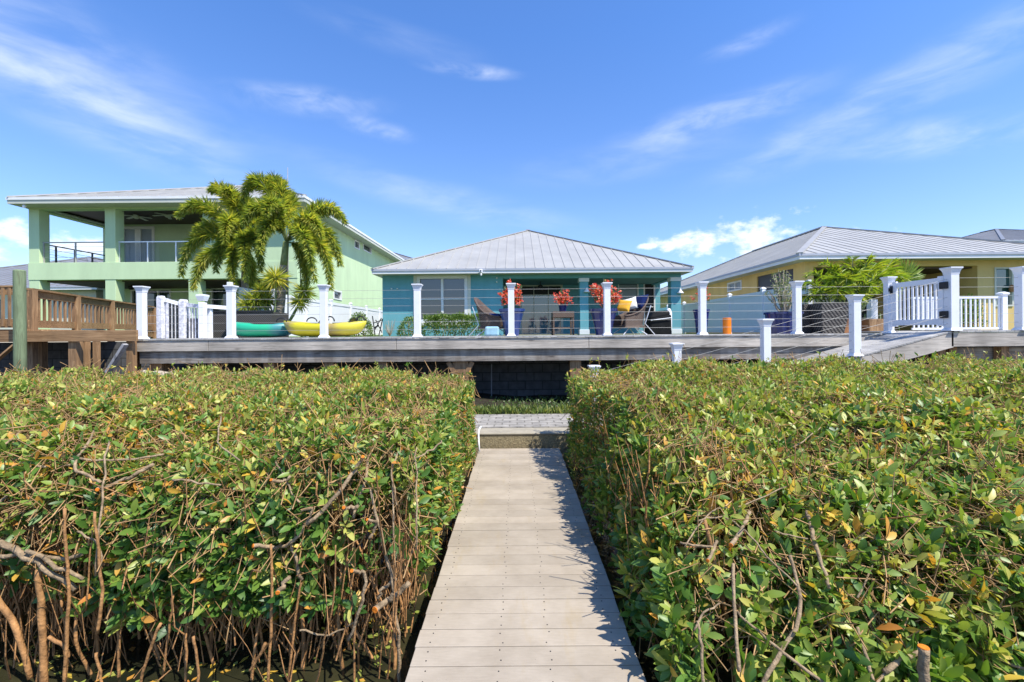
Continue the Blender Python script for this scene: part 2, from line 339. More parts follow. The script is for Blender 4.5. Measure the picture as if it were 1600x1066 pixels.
    def build(s, name, mat, parent=None, world=True, smooth=False, bevel=0.0, loc=None):
        me = bpy.data.meshes.new(name); off = Vector((0, 0, 0))
        if world and parent is not None:
            p = parent
            while p.parent is not None: p = p.parent
            off = ROOT.get(p, Vector((0, 0, 0)))
        if loc is not None: off = Vector(loc)
        me.from_pydata([(x - off.x, y - off.y, z - off.z) for x, y, z in s.v], [], s.f)
        for m in (mat if isinstance(mat, (list, tuple)) else [mat]): me.materials.append(m)
        if isinstance(mat, (list, tuple)): me.polygons.foreach_set('material_index', s.m)
        if smooth: me.polygons.foreach_set('use_smooth', [True] * len(me.polygons))
        me.update()
        o = link(bpy.data.objects.new(name, me))
        if parent is not None: o.parent = parent
        if loc is not None: o.location = loc; ROOT[o] = Vector(loc)
        if bevel:
            b = o.modifiers.new('soft_edges', 'BEVEL'); b.width = bevel; b.segments = 2; b.limit_method = 'ANGLE'
        return o
def root_off(p):
    if p is None: return np.zeros(3)
    while p.parent is not None: p = p.parent
    return np.array(ROOT.get(p, Vector((0, 0, 0))))
def unit(a): return a / np.maximum(np.linalg.norm(a, axis=1, keepdims=True), 1e-9)
def leaf_mesh(name, pos, d, nrm, ln, wd, tint, mat, parent=None, hi=True, curl=0.18, fold=0.22, shape=0.62, world=True):
    """many leaves as one mesh; pos base point, d along the leaf, nrm the upper face"""
    pos = np.asarray(pos, float) - (root_off(parent) if world else 0); d = unit(np.asarray(d, float)); n = len(pos)
    nrm = np.asarray(nrm, float); nrm = unit(nrm - d * np.sum(nrm * d, 1, keepdims=True)); side = np.cross(d, nrm)
    if hi:
        T = np.array([(0, 0, 0), (.24, -.33, fold * .33), (.24, 0, 0), (.24, .33, fold * .33), (.56, -.5, fold * .5), (.56, 0, 0), (.56, .5, fold * .5), (.84, -.31, fold * .31), (.84, 0, 0), (.84, .31, fold * .31), (1, 0, 0)])
        tri = np.array([(0, 2, 1), (0, 3, 2), (1, 2, 5), (1, 5, 4), (2, 3, 6), (2, 6, 5), (4, 5, 8), (4, 8, 7), (5, 6, 9), (5, 9, 8), (7, 8, 10), (8, 9, 10)])
    else:
        T = np.array([(0, 0, 0), (shape, -.5, fold * .5), (1, 0, 0), (shape, .5, fold * .5)]); tri = np.array([(0, 3, 2), (0, 2, 1)])
    nv = len(T); ln = np.asarray(ln, float)[:, None, None]; wd = np.asarray(wd, float)[:, None, None]
    V = (pos[:, None, :] + d[:, None, :] * (T[None, :, 0:1] * ln) + side[:, None, :] * (T[None, :, 1:2] * wd)
         + nrm[:, None, :] * (T[None, :, 2:3] * wd - curl * T[None, :, 0:1] ** 2 * ln)).reshape(-1, 3)
    Fc = (tri[None] + (np.arange(n) * nv)[:, None, None]).reshape(-1, 3)
    me = bpy.data.meshes.new(name); me.vertices.add(len(V)); me.loops.add(Fc.size); me.polygons.add(len(Fc))
    me.vertices.foreach_set('co', V.astype(np.float32).ravel()); me.loops.foreach_set('vertex_index', Fc.astype(np.int32).ravel())
    me.polygons.foreach_set('loop_start', np.arange(0, Fc.size, 3, dtype=np.int32)); me.polygons.foreach_set('loop_total', np.full(len(Fc), 3, np.int32))
    me.polygons.foreach_set('use_smooth', np.ones(len(Fc), bool))
    a = me.attributes.new('tint', 'FLOAT', 'FACE'); a.data.foreach_set('value', np.repeat(np.asarray(tint, np.float32), len(tri)))
    me.materials.append(mat); me.update(calc_edges=True)
    o = link(bpy.data.objects.new(name, me))
    if parent is not None: o.parent = parent
    return o
def sticks_mesh(name, a, b, r0, r1, mat, parent=None, world=True):
    """many thin three-sided sticks as one mesh"""
    off = root_off(parent) if world else 0
    a = np.asarray(a, float) - off; b = np.asarray(b, float) - off; n = len(a); d = unit(b - a)
    h = np.where(np.abs(d[:, 2:3]) > 0.9, np.array([[1., 0, 0]]), np.array([[0, 0, 1.]])); u = unit(np.cross(d, h)); w = np.cross(d, u)
    V = np.zeros((n, 6, 3)); r0 = np.asarray(r0)[:, None]; r1 = np.asarray(r1)[:, None]
    for k in range(3):
        t = 2 * math.pi * k / 3; q = u * math.cos(t) + w * math.sin(t); V[:, k] = a + q * r0; V[:, 3 + k] = b + q * r1
    tri = np.array([(0, 1, 4, 3), (1, 2, 5, 4), (2, 0, 3, 5)]); Fc = (tri[None] + (np.arange(n) * 6)[:, None, None]).reshape(-1, 4)
    me = bpy.data.meshes.new(name); me.vertices.add(n * 6); me.loops.add(Fc.size); me.polygons.add(len(Fc))
    me.vertices.foreach_set('co', V.astype(np.float32).ravel()); me.loops.foreach_set('vertex_index', Fc.astype(np.int32).ravel())
    me.polygons.foreach_set('loop_start', np.arange(0, Fc.size, 4, dtype=np.int32)); me.polygons.foreach_set('loop_total', np.full(len(Fc), 4, np.int32))
    me.polygons.foreach_set('use_smooth', np.ones(len(Fc), bool))
    me.materials.append(mat); me.update(calc_edges=True)
    o = link(bpy.data.objects.new(name, me))
    if parent is not None: o.parent = parent
    return o
# ================================================================== SKY, SUN
SUN = Vector((0.525, -0.39, 1.0)).normalized()
w = bpy.data.worlds.new('World'); SC.world = w; w.use_nodes = True
nt = w.node_tree; L = nt.links; bg = nt.nodes['Background']
sky = nt.nodes.new('ShaderNodeTexSky'); sky.sky_type = 'NISHITA'; sky.sun_disc = False
sky.sun_elevation = math.asin(SUN.z); sky.sun_rotation = math.atan2(SUN.x, SUN.y)
sky.air_density = 1.0; sky.dust_density = 0.35; sky.ozone_density = 2.2; sky.altitude = 0
tc = nt.nodes.new('ShaderNodeTexCoord'); sp = nt.nodes.new('ShaderNodeSeparateXYZ'); L.new(tc.outputs['Generated'], sp.inputs[0])
hr_ = ramp(nt, [(0.0, (1.0, 0.97, 1.10)), (0.16, (0.85, 0.97, 1.25)), (0.55, (0.64, 0.97, 1.42))]); L.new(sp.outputs[2], hr_.inputs[0])
skyc = mixc(nt, sky.outputs[0], hr_.outputs[0], 1.0, 'MULTIPLY')
def mth(op, a, b=None, c=None):
    n = nt.nodes.new('ShaderNodeMath'); n.operation = op
    for i, v in enumerate((a, b, c)):
        if v is None: continue
        if hasattr(v, 'is_output'): L.new(v, n.inputs[i])
        else: n.inputs[i].default_value = v
    return n.outputs[0]
az = mth('ARCTAN2', sp.outputs[0], sp.outputs[1]); el = mth('ARCSINE', sp.outputs[2])
cv = nt.nodes.new('ShaderNodeCombineXYZ'); L.new(az, cv.inputs[0]); L.new(el, cv.inputs[1])
def sky_ang(px, py):
    v = P(px, py, 1.0) - Vector((0, 0, EYE)); v.normalize(); return math.atan2(v.x, v.y), math.asin(v.z)
acc = None
# each cloud: centre direction, half length, half thickness (radians), tilt, strength, noise scale, stretch along
CL = [((115, 145), .30, .075, -20, .50, 2.2, 3.4), ((40, 60), .42, .10, -16, .22, 2.4, 3.0), ((735, 111), .12, .016, -3, .48, 3.0, 2.6), ((480, 158), .17, .030, 4, .36, 3.0, 2.6), ((590, 202), .085, .022, -6, .42, 3.0, 2.4),
      ((1120, 185), .22, .040, 6, .40, 3.0, 3.2), ((1400, 150), .34, .055, 16, .36, 2.6, 3.6), ((1460, 215), .20, .035, -8, .36, 3, 3), ((1170, 65), .10, .02, 8, .22, 3, 3), ((700, 315), .36, .045, -12, .34, 2.0, 4.0), ((620, 60), .22, .03, -6, .16, 2, 4), ((980, 250), .30, .05, 4, .20, 2, 4)]
for k, ((px, py), ha, hb, tilt, st, ns, stre) in enumerate(CL):
    a0, e0 = sky_ang(px, py)
    mp = nt.nodes.new('ShaderNodeMapping'); mp.vector_type = 'TEXTURE'
    mp.inputs['Location'].default_value = (a0, e0, 0); mp.inputs['Rotation'].default_value = (0, 0, R(tilt)); mp.inputs['Scale'].default_value = (ha, hb, 1)
    L.new(cv.outputs[0], mp.inputs[0])
    # wavy outline: push the ellipse about with a coarse noise
    nn = N(nt, 'ShaderNodeTexNoise', Scale=ns, Detail=9.0, Roughness=0.55, Distortion=0.25); nn.noise_dimensions = '2D'
    m2 = nt.nodes.new('ShaderNodeMapping'); m2.inputs['Location'].default_value = (k * 7.3, k * 3.1, 0); m2.inputs['Rotation'].default_value = (0, 0, R(-tilt)); m2.inputs['Scale'].default_value = (9.0 / stre, 9.0, 1)
    L.new(cv.outputs[0], m2.inputs[0]); L.new(m2.outputs[0], nn.inputs['Vector'])
    ln = N(nt, 'ShaderNodeVectorMath', operation='LENGTH'); L.new(mp.outputs[0], ln.inputs[0])
    fall = nt.nodes.new('ShaderNodeMapRange'); fall.interpolation_type = 'SMOOTHERSTEP'
    L.new(ln.outputs['Value'], fall.inputs[0]); fall.inputs[1].default_value = 1.25; fall.inputs[2].default_value = 0.0; fall.inputs[3].default_value = 0; fall.inputs[4].default_value = 1
    nr = nt.nodes.new('ShaderNodeMapRange'); nr.interpolation_type = 'SMOOTHSTEP'; L.new(nn.outputs['Fac'], nr.inputs[0]); nr.inputs[1].default_value = 0.22; nr.inputs[2].default_value = 0.95
    c = mth('MULTIPLY', mth('MULTIPLY', fall.outputs[0], nr.outputs[0]), st * 1.05)
    acc = c if acc is None else mth('ADD', acc, c)
# fair-weather cumulus banks low over the horizon
cum = None
CU = [((1085, 378), .088, .026), ((1180, 366), .075, .034), ((1240, 392), .12, .030), ((1010, 385), .03, .008), ((20, 368), .040, .024), ((120, 385), .060, .018), ((1530, 378), .05, .010), ((300, 400), .14, .014), ((-260, 380), .2, .03), ((1900, 380), .2, .03)]
for k, ((px, py), ha, hb) in enumerate(CU):
    a0, e0 = sky_ang(px, py)
    mp = nt.nodes.new('ShaderNodeMapping'); mp.vector_type = 'TEXTURE'; mp.inputs['Location'].default_value = (a0, e0, 0); mp.inputs['Scale'].default_value = (ha, hb, 1)
    L.new(cv.outputs[0], mp.inputs[0])
    ln = N(nt, 'ShaderNodeVectorMath', operation='LENGTH'); L.new(mp.outputs[0], ln.inputs[0])
    f = mth('SUBTRACT', 1.0, ln.outputs['Value'])
    cum = f if cum is None else mth('MAXIMUM', cum, f)
nn = N(nt, 'ShaderNodeTexNoise', Scale=22.0, Detail=8.0, Roughness=0.6); nn.noise_dimensions = '2D'
m2 = nt.nodes.new('ShaderNodeMapping'); m2.inputs['Scale'].default_value = (1.0, 1.7, 1); L.new(cv.outputs[0], m2.inputs[0]); L.new(m2.outputs[0], nn.inputs['Vector'])
cum = mth('ADD', cum, mth('MULTIPLY', mth('SUBTRACT', nn.outputs['Fac'], 0.5), 3.0))
cr = nt.nodes.new('ShaderNodeMapRange'); cr.interpolation_type = 'SMOOTHSTEP'; L.new(cum, cr.inputs[0]); cr.inputs[1].default_value = 0.0; cr.inputs[1].default_value = -0.15; cr.inputs[2].default_value = 1.05; cr.inputs[4].default_value = 0.85
cl = mth('MINIMUM', mth('MAXIMUM', acc, cr.outputs[0]), 0.92)
CLOUD_WHITE = (6.6, 6.9, 7.3)
fin = mixc(nt, skyc, CLOUD_WHITE, cl)
L.new(fin, bg.inputs[0]); bg.inputs[1].default_value = 0.132
sd = bpy.data.lights.new('sun', 'SUN'); so = link(bpy.data.objects.new('sun', sd)); sd.energy = 5.0; sd.angle = R(0.5); sd.color = (1.0, 0.94, 0.84)
so.rotation_mode = 'QUATERNION'; so.rotation_quaternion = SUN.to_track_quat('Z', 'Y'); so.location = (20, -15, 40)
SC.view_settings.view_transform = 'Standard'; SC.view_settings.look = 'None'; SC.view_settings.exposure = 0.55; SC.view_settings.gamma = 1
SC.render.engine = 'CYCLES'; SC.cycles.max_bounces = 6; SC.cycles.transparent_max_bounces = 8; SC.cycles.sample_clamp_indirect = 4.0
try: SC.cycles.use_denoising = True
except Exception: pass

# ================================================================== GROUND AND WATER
mb = MB(); mb.poly([(-400, 11.05, YARD), (400, 11.05, YARD), (400, 900, YARD), (-400, 900, YARD)]); struct(mb.build('lawn', M['lawn']))
mb = MB(); mb.poly([(-60, -60, -0.30), (60, -60, -0.30), (60, 6.75, -0.30), (-60, 6.75, -0.30)]); struct(mb.build('water', M['water']))
mb = MB()
xs = np.linspace(-30, 30, 61); ys = [6.95, 7.3, 8.1, 8.5, 9.2, 10.0, 11.3]
hz = lambda x, y: 0.185 + (0 if y < 8.2 else 0.05 * math.sin(x * 2.1 + y) + 0.04 * math.sin(x * 5.3))
for i in range(60):
    for j in range(len(ys) - 1):
        q = [(xs[i], ys[j]), (xs[i + 1], ys[j]), (xs[i + 1], ys[j + 1]), (xs[i], ys[j + 1])]
        mb.poly([(a, b, hz(a, b)) for a, b in q])
struct(mb.build('ground', M['soil'], smooth=True))
mb = MB(); mb.box(-4.0, 14, 7.0, 8.12, 0.15, 0.212); struct(mb.build('path', M['paver']))
# seawall cap along the water
t = thing('seawall', 'low shelly concrete seawall cap at the far end of the beige gangway', 'seawall', (0, 6.8, 0.2))
MB().box(-20, 20, 6.62, 6.998, 0.175, 0.205).build('cap', M['concrete'], t, bevel=0.015)
MB().box(-20, 20, 6.635, 6.95, -1.2, 0.173).build('wall_face', M['seawall'], t)
# retaining walls under the deck
t = thing('retaining_wall', 'dark concrete block wall in the shade beneath the grey deck', 'wall', (0, 11, 0.1))
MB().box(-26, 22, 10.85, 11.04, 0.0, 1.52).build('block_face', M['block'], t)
# strip of weeds behind the pavers
nb = 2600; x = rng.uniform(-2.2, 3.2, nb); y = 8.12 + rng.exponential(0.16, nb); y = np.minimum(y, 9.3)
pos = np.stack([x, y, np.full(nb, 0.17)], 1); d = np.stack([rng.normal(0, .5, nb), rng.normal(0, .4, nb), np.ones(nb)], 1)
nd_ = 2000; x2 = rng.uniform(-2.6, 3.6, nd_); y2 = rng.uniform(8.4, 10.3, nd_); x = np.concatenate([x, x2]); y = np.concatenate([y, y2]); nb += nd_
pos = np.concatenate([pos, np.stack([x2, y2, np.full(nd_, .17)], 1)]); d = np.concatenate([d, np.stack([rng.normal(0, .7, nd_), rng.normal(0, .6, nd_), np.ones(nd_)], 1)])
g = leaf_mesh('grass', pos, d, np.stack([rng.normal(0, 1, nb), -np.ones(nb), rng.uniform(0, 1, nb)], 1), rng.uniform(.07, .24, nb) * np.where(y > 8.5, .45, 1), rng.uniform(.018, .045, nb), np.where(y > 8.45, rng.uniform(0, .25, nb), rng.uniform(.2, 1, nb)), M['grass'], hi=False)
struct(g, 'stuff'); tag(g, 'short weeds growing along the far edge of the pavers', 'grass')

# ================================================================== GANGWAY
GW = 0.578; gx = 0.027
t = thing('gangway', 'beige composite board gangway running straight to the seawall', 'walkway', (gx, 3, 0))
mb = MB(); bw = 0.1425; y = 1.0; k = 0
rr = random.Random(3)
while y < 6.54:
    z = rr.uniform(-0.0012, 0.0012); e = rr.uniform(-.004, .004)
    mb.box(gx - GW + e, gx + GW + e, y, min(y + bw - 0.0055, 6.56), -0.03 + z, z); y += bw
mb.build('deck_boards', M['gangway'], t, bevel=0.003)
mb = MB(); y = 1.0
while y < 6.5:
    for sx in (-.50, -.12, .13, .49):
        for q in (.03, .105):
            cx_, cy_ = gx + sx + rr.uniform(-.012, .012), y + q + rr.uniform(-.008, .008)
            mb.lathe([(.0042, 0.0005), (.0036, .0022)], (cx_, cy_, 0), 6)
    y += bw
mb.build('screws', M['dark'], t)
for sx in (-1, 1): MB().box(gx + sx * (GW - .06) - .02, gx + sx * (GW - .06) + .02, 1.0, 6.5, -.20, -.034).build('side_beam', M['greywood'], t)
MB().box(gx - .45, gx + .50, 6.52, 6.60, -.06, -.034).build('hinge_plate', M['rootbark'], t)
pts = [P(749, 706, 6.3), P(748, 690, 6.34), P(747.5, 676, 6.4), P(749.5, 669, 6.46), P(752, 667, 6.55)]
o = MB().tube(pts, 0.012, 10).build('grab_rail', M['white'], smooth=True, loc=tuple(pts[0])); tag(o, 'short bent white pipe handle at the left corner where gangway meets seawall', 'handle')

# ================================================================== MAIN DECK
D0 = 9.5
dk = thing('wooden_deck', 'long weathered grey timber deck raised above the seawall path', 'deck', (0, D0, DECK))
xl, xr = P(203, 530, D0).x, P(1405, 520, D0).x
mb = MB(); x = xl
while x < xr: mb.box(x, min(x + .138, xr), D0 - .02, 11.2, DECK - .03, DECK); x += .144
mb.build('deck_boards', M['deckboard'], dk)
cuts = [xl, PXx(325, D0), PXx(619, D0), PXx(920, D0), PXx(1190, D0), xr]
for a, b in zip(cuts, cuts[1:]):
    MB().box(a + .004, b - .004, D0, D0 + .045, DECK - .262, DECK - .034).build('fascia_board', M['greywood'], dk, bevel=0.005)
MB().box(xl + .15, PXx(1330, D0), D0 + .06, D0 + .115, DECK - .52, DECK - .266).build('under_beam', M['beamwood'], dk, bevel=0.005)
mb = MB()
for a in np.arange(xl + .3, xr, .41): mb.box(a - .02, a + .02, D0 + .12, 10.84, DECK - .26, DECK - .032)
mb.build('joists', M['brownwood'], dk)
rr = random.Random(5)
for px, wpx in ((212, 12), (250, 18), (336, 14), (424, 16), (517, 15), (600, 14), (720, 24), (898, 17), (992, 16), (1090, 26), (1210, 18)):
    a = PXx(px, D0 + .25); hw = wpx * (D0 + .25) / F / 2
    MB().box(a - hw, a + hw, D0 + .13, D0 + .13 + 2 * hw, 0.05, DECK - .268).build('support_post', M['brownpost'], dk, bevel=0.006)
for px in (720,):
    a = PXx(px, D0 + .25)
    for sx in (-1, 1): MB().bar((a + sx * .08, D0 + .14, DECK - .85), (a + sx * .26, D0 + .14, DECK - .54), .09, .05, (0, 1, 0)).build('knee_brace', M['brownpost'], dk)
MB().tube([P(768, 569, 10.5), P(768, 640, 10.5)], .012, 8).build('conduit', M['greyboard'], dk)

# ------------------------------------------------------------------ cable railings
def rail_post(root, x, y, z0, h, w=.064):
    """white sleeve with a flared cap and a base skirt"""
    p = MB().sqlathe([(w, 0), (w, h - .12)], (x, y, z0)).build('post', M['white'], root, bevel=.004)
    MB().sqlathe([(w + .004, h - .135), (w + .008, h - .10), (w + .022, h - .055), (w + .036, h - .032), (w + .040, h - .030), (w + .040, h - .008), (w * .6, h)], (x, y, z0)).build('post_cap', M['white'], p, bevel=.003)
    MB().sqlathe([(w + .030, 0.001), (w + .028, .012), (w + .008, .045), (w + .003, .05)], (x, y, z0)).build('base_skirt', M['white'], p, bevel=.002)
    return p
rl = thing('cable_railing', 'white posts with steel cables along the front edge of the grey deck', 'railing', (0, D0, DECK))
yp = D0 + .07
posts = [PXx(px, yp) for px in (222, 361.5, 506.5, 652.5, 799, 948.5, 1097.5, 1245.5)]
for x in posts: rail_post(rl, x, yp, DECK, 1.115)
xe = PXx(1389, yp); rail_post(rl, xe, yp, DECK, 1.19)
for z in (.985, .815, .655, .49, .32, .155):
    MB().tube([(posts[0], yp, DECK + z + .004), (posts[3], yp, DECK + z), (posts[5], yp, DECK + z + .003), (xe, yp, DECK + z)], .0030, 6).build('cable', M['steel'], rl)

# ------------------------------------------------------------------ ramp in front of the deck
YR = 8.36
ramp_pts = [(px, YR, ) for px in (928, 1057, 1196, 1336)]
bx = [PXx(px, YR) for px in (928, 1057, 1196, 1336, 1487)]
LZ = P(1487, 517, YR).z
slope = 0.262
rz_ = lambda x: LZ - max(0, bx[4] - .05 - x) * slope
rp = thing('wooden_ramp', 'grey timber ramp sloping down leftward in front of the deck', 'ramp', (bx[2], YR, 0.3))
x = bx[0] - .35; mb = MB()
while x < bx[4] - .12:
    x2 = x + .138; a, b = rz_(x), rz_(x2)
    mb.hexa([(x, YR - .06, a - .028), (x2, YR - .06, b - .028), (x2, 9.44, b - .028), (x, 9.44, a - .028), (x, YR - .06, a), (x2, YR - .06, b), (x2, 9.44, b), (x, 9.44, a)]); x += .144
mb.build('deck_boards', M['deckboard'], rp)
for yy in (YR - .055, 9.40):
    x0, x1 = bx[0] - .3, bx[4] - .02
    MB().hexa([(x0, yy, rz_(x0) - .30), (x1, yy, rz_(x1) - .30), (x1, yy + .045, rz_(x1) - .30), (x0, yy + .045, rz_(x0) - .30), (x0, yy, rz_(x0) - .03), (x1, yy, rz_(x1) - .03), (x1, yy + .045, rz_(x1) - .03), (x0, yy + .045, rz_(x0) - .03)]).build('stringer', M['greywood'], rp)
for x in (bx[2] + .4, bx[3] + .3):
    MB().box(x - .07, x + .07, YR + .1, YR + .24, .1, rz_(x) - .31).build('support_post', M['brownpost'], rp)
# landing right of the gate
ld = thing('wooden_landing', 'grey timber landing to the right of the white gate', 'deck', (10, YR, LZ))
mb = MB(); x = bx[4] - .06
while x < 13.5: mb.box(x, x + .138, YR - .06, 11.2, LZ - .03, LZ); x += .144
mb.build('deck_boards', M['deckboard'], ld)
for a, b in ((bx[4] - .06, bx[4] + 2.0), (bx[4] + 2.0, 13.5)): MB().box(a + .003, b - .003, YR - .055, YR - .01, LZ - .29, LZ - .034).build('fascia_board', M['greywood'], ld, bevel=.005)
MB().box(bx[4] + .06, 13.4, YR + .25, YR + .30, LZ - .62, LZ - .32).build('under_beam', M['beamwood'], ld)
for px in (1462, 1480, 1560): 
    a = PXx(px, YR + .2); MB().box(a - .07, a + .07, YR + .08, YR + .22, .1, LZ - .295).build('support_post', M['brownpost'], ld)
rr_ = thing('cable_railing', 'white posts with sloping steel cables along the ramp and landing', 'railing', (bx[2], YR, 0.3))
for x in bx[:4]: rail_post(rr_, x, YR, rz_(x), 1.13, .066)
rail_post(rr_, bx[4], YR, LZ, 1.17, .075)
xq = PXx(1597, YR); rail_post(rr_, xq, YR, LZ, 1.17, .070)
for k, z in enumerate((.97, .80, .635, .47, .31, .15)):
    MB().tube([(bx[0], YR, rz_(bx[0]) + z), (bx[2], YR, rz_(bx[2]) + z - .004), (bx[4], YR, LZ + z)], .0030, 6).build('cable', M['steel'], rr_)
    MB().tube([(bx[4], YR, LZ + z), (xq, YR, LZ + z), (13.4, YR, LZ + z)], .0030, 6).build('cable', M['steel'], rr_)
rail_post(rr_, 13.0, YR, LZ, 1.17, .07)
# gate across the head of the ramp
gt = thing('white_gate', 'white vinyl picket gate with black hinges at the top of the ramp', 'gate', (bx[4] - .1, 8.9, LZ))
A = Vector((bx[4] - .06, YR + .09, LZ)); B = Vector((xe + .02, yp - .09, LZ)); dv = (B - A)
def gp(s, z): q = A + dv * s; return Vector((q.x, q.y, LZ + z))
MB().bar(gp(.0, .94), gp(1, .94), .04, .10).build('top_rail', M['white'], gt, bevel=.003)
MB().bar(gp(.0, .17), gp(1, .17), .04, .11).build('bottom_rail', M['white'], gt, bevel=.003)
for s_, wd in ((.04, .11), (.96, .10)):
    c = gp(s_, 0); dd = dv.normalized() * wd / 2; MB().bar(c + Vector((0, 0, .09)), c + Vector((0, 0, 1.02)), wd, .045, (1, 0, 0)).build('stile', M['white'], gt, bevel=.003)
for k in range(9):
    s_ = .15 + .70 * k / 8; c = gp(s_, 0); MB().bar(c + Vector((0, 0, .22)), c + Vector((0, 0, .90)), .042, .02, (1, 0, 0)).build('picket', M['white'], gt)
for z in (.84, .30): 
    c = Vector((bx[4] - .085, YR + .03, LZ + z)); MB().box(c.x - .03, c.x + .005, c.y - .06, c.y + .10, c.z - .065, c.z + .065).build('hinge', M['black'], gt, bevel=.012)
c = Vector((xe - .0, yp - .085, LZ + .86)); lt = MB().box(c.x - .06, c.x + .03, c.y - .02, c.y + .02, c.z - .035, c.z + .035); lt.box(c.x - .03, c.x + .0, c.y - .025, c.y + .015, c.z - .08, c.z + .075); lt.build('latch', M['black'], gt, bevel=.004)
# ================================================================== HOUSES
def hip_roof(x0, x1, y0, y1, z, pitch, rib=.41, rh=.022, run=None):
    """hip roof, ridge along Y; returns mesh builder with seams"""
    mb = MB(); xm = (x0 + x1) / 2; hw = (x1 - x0) / 2; tp = math.tan(R(pitch)); zr = z + hw * tp; run = run or hw; kf = run / hw
    a, b = (xm, y0 + run, zr), (xm, y1 - run, zr)
    c00, c10, c11, c01 = (x0, y0, z), (x1, y0, z), (x1, y1, z), (x0, y1, z)
    mb.poly([c00, c10, a]); mb.poly([c10, c11, b, a]); mb.poly([c11, c01, b]); mb.poly([c01, c00, a, b])
    up = .012
    x = x0 + rib * .5
    while x < x1:
        t = min(x - x0, x1 - x)
        if t > .15: mb.bar((x, y0, z + up), (x, y0 + t * kf, z + t * tp + up), .032, rh)
        x += rib
    y = y0 + rib * .5
    while y < y1:
        t = min(hw, (y - y0) / kf, (y1 - y) / kf)
        if t > .15:
            mb.bar((x0, y, z + up), (x0 + t, y, z + t * tp + up), .032, rh); mb.bar((x1, y, z + up), (x1 - t, y, z + t * tp + up), .032, rh)
        y += rib
    for c in (c00, c10): mb.bar(Vector(c) + Vector((0, 0, .02)), Vector(a) + Vector((0, 0, .02)), .20, .05)
    for c in (c11, c01): mb.bar(Vector(c) + Vector((0, 0, .02)), Vector(b) + Vector((0, 0, .02)), .20, .05)
    mb.bar(Vector(a) + Vector((0, 0, .03)), Vector(b) + Vector((0, 0, .03)), .24, .06)
    return mb
def eave(root, x0, x1, y0, y1, z, h, m1, m2, soffit, inset=.6):
    """gutter and fascia round the eaves and the soffit behind"""
    t = .035
    mb = MB()
    for za, zb, e, m in ((z - h * .42, z - .004, .03, m1), (z - h, z - h * .42 - .002, 0, m2)):
        mb = MB(); mb.box(x0 - e, x1 + e, y0 - e, y0 + t, za, zb); mb.box(x0 - e, x1 + e, y1 - t, y1 + e, za, zb)
        mb.box(x0 - e, x0 + t, y0 + t, y1 - t, za, zb); mb.box(x1 - t, x1 + e, y0 + t, y1 - t, za, zb)
        mb.build('gutter' if m is m1 else 'fascia', m, root)
    zz = z - h + .01
    mb = MB(); i = inset + .1; mb.box(x0 + t, x1 - t, y0 + t, y0 + i, zz, zz + .03); mb.box(x0 + t, x1 - t, y1 - i, y1 - t, zz, zz + .03); mb.box(x0 + t, x0 + i, y0 + i, y1 - i, zz, zz + .03); mb.box(x1 - i, x1 - t, y0 + i, y1 - i, zz, zz + .03); mb.build('soffit', soffit, root)
def window_at(root, o, u, n, s0, s1, z0, z1, frame, pane, fw=.05, depth=.09, cols=2, rows=1, name='window', proud=.03, mull=None):
    """framed window in an opening: frame ring (proud of the wall), mullions, pane set back"""
    o = Vector((o[0], o[1], 0)); u = Vector((u[0], u[1], 0)); n = Vector((n[0], n[1], 0))
    def bx_(mb, a, b, c, d, e, f):
        q = []
        for zz in (c, d):
            for (ss, dd) in ((a, e), (b, e), (b, f), (a, f)):
                p = o + u * ss + n * dd; q.append((p.x, p.y, zz))
        mb.hexa(q)
    mb = MB(); e, f = -proud, depth
    bx_(mb, s0, s1, z0, z0 + fw, e, f); bx_(mb, s0, s1, z1 - fw, z1, e, f); bx_(mb, s0, s0 + fw, z0 + fw, z1 - fw, e, f); bx_(mb, s1 - fw, s1, z0 + fw, z1 - fw, e, f)
    mw = (mull or fw * .8) / 2
    for k in range(1, cols):
        c = s0 + (s1 - s0) * k / cols; bx_(mb, c - mw, c + mw, z0 + fw, z1 - fw, e + .02, f - .004)
    for k in range(1, rows):
        c = z0 + (z1 - z0) * k / rows
        for q in range(cols):
            a = s0 + (s1 - s0) * q / cols + mw; b = s0 + (s1 - s0) * (q + 1) / cols - mw
            bx_(mb, a if q else s0 + fw, b if q < cols - 1 else s1 - fw, c - .02, c + .02, e + .025, f - .008)
    w_ = mb.build(name, frame, root)
    mb = MB(); bx_(mb, s0 + .002, s1 - .002, z0 + .002, z1 - .002, f - .015, f - .009); mb.build('pane', pane, w_)
    return w_
X_, Y_ = (1, 0), (0, 1)
# ---------------------------------------------------------------- teal house (centre)
T = thing('teal_house', 'single storey teal house with grey metal hip roof and covered porch', 'house', (0.7, 19.4, YARD))
wy = 19.4; wx0 = -5.7; wx1 = 7.04; ez = P(830, 427, 18.8).z; top = ez + .05
ex0, ex1 = P(581, 424, 18.8).x, P(1083, 424, 18.8).x
xp = PXx(786, wy); wb = YARD - .05
hole = (PXx(652, wy) - wx0, PXx(731, wy) - wx0, 2.12, P(690, 431, wy).z)
MB().wall((wx0, wy), X_, Y_, xp - wx0, wb, top, .22, [hole]).build('front_wall', M['teal'], T)
MB().wall((wx0, wy + .22), Y_, X_, 17, wb, top, .2).build('side_wall', M['teal'], T)
MB().wall((xp - .2, wy + .22), Y_, X_, 3.2, wb, top, .2).build('porch_side_wall', M['teal'], T)
py_ = 22.6; xbr = PXx(1032, py_)
dh = (PXx(812, py_) - xp, PXx(880, py_) - xp, wb, P(850, 444, py_).z)
wh = (PXx(966, py_) - xp, PXx(998, py_) - xp, YARD + .75, P(980, 438, py_).z)
d2 = (PXx(1006, py_) - xp, PXx(1024, py_) - xp, YARD + .02, P(1015, 438, py_).z)
MB().wall((xp, py_), X_, Y_, xbr - xp, wb, top, .2, [dh, wh, d2]).build('back_wall', M['teal'], T)
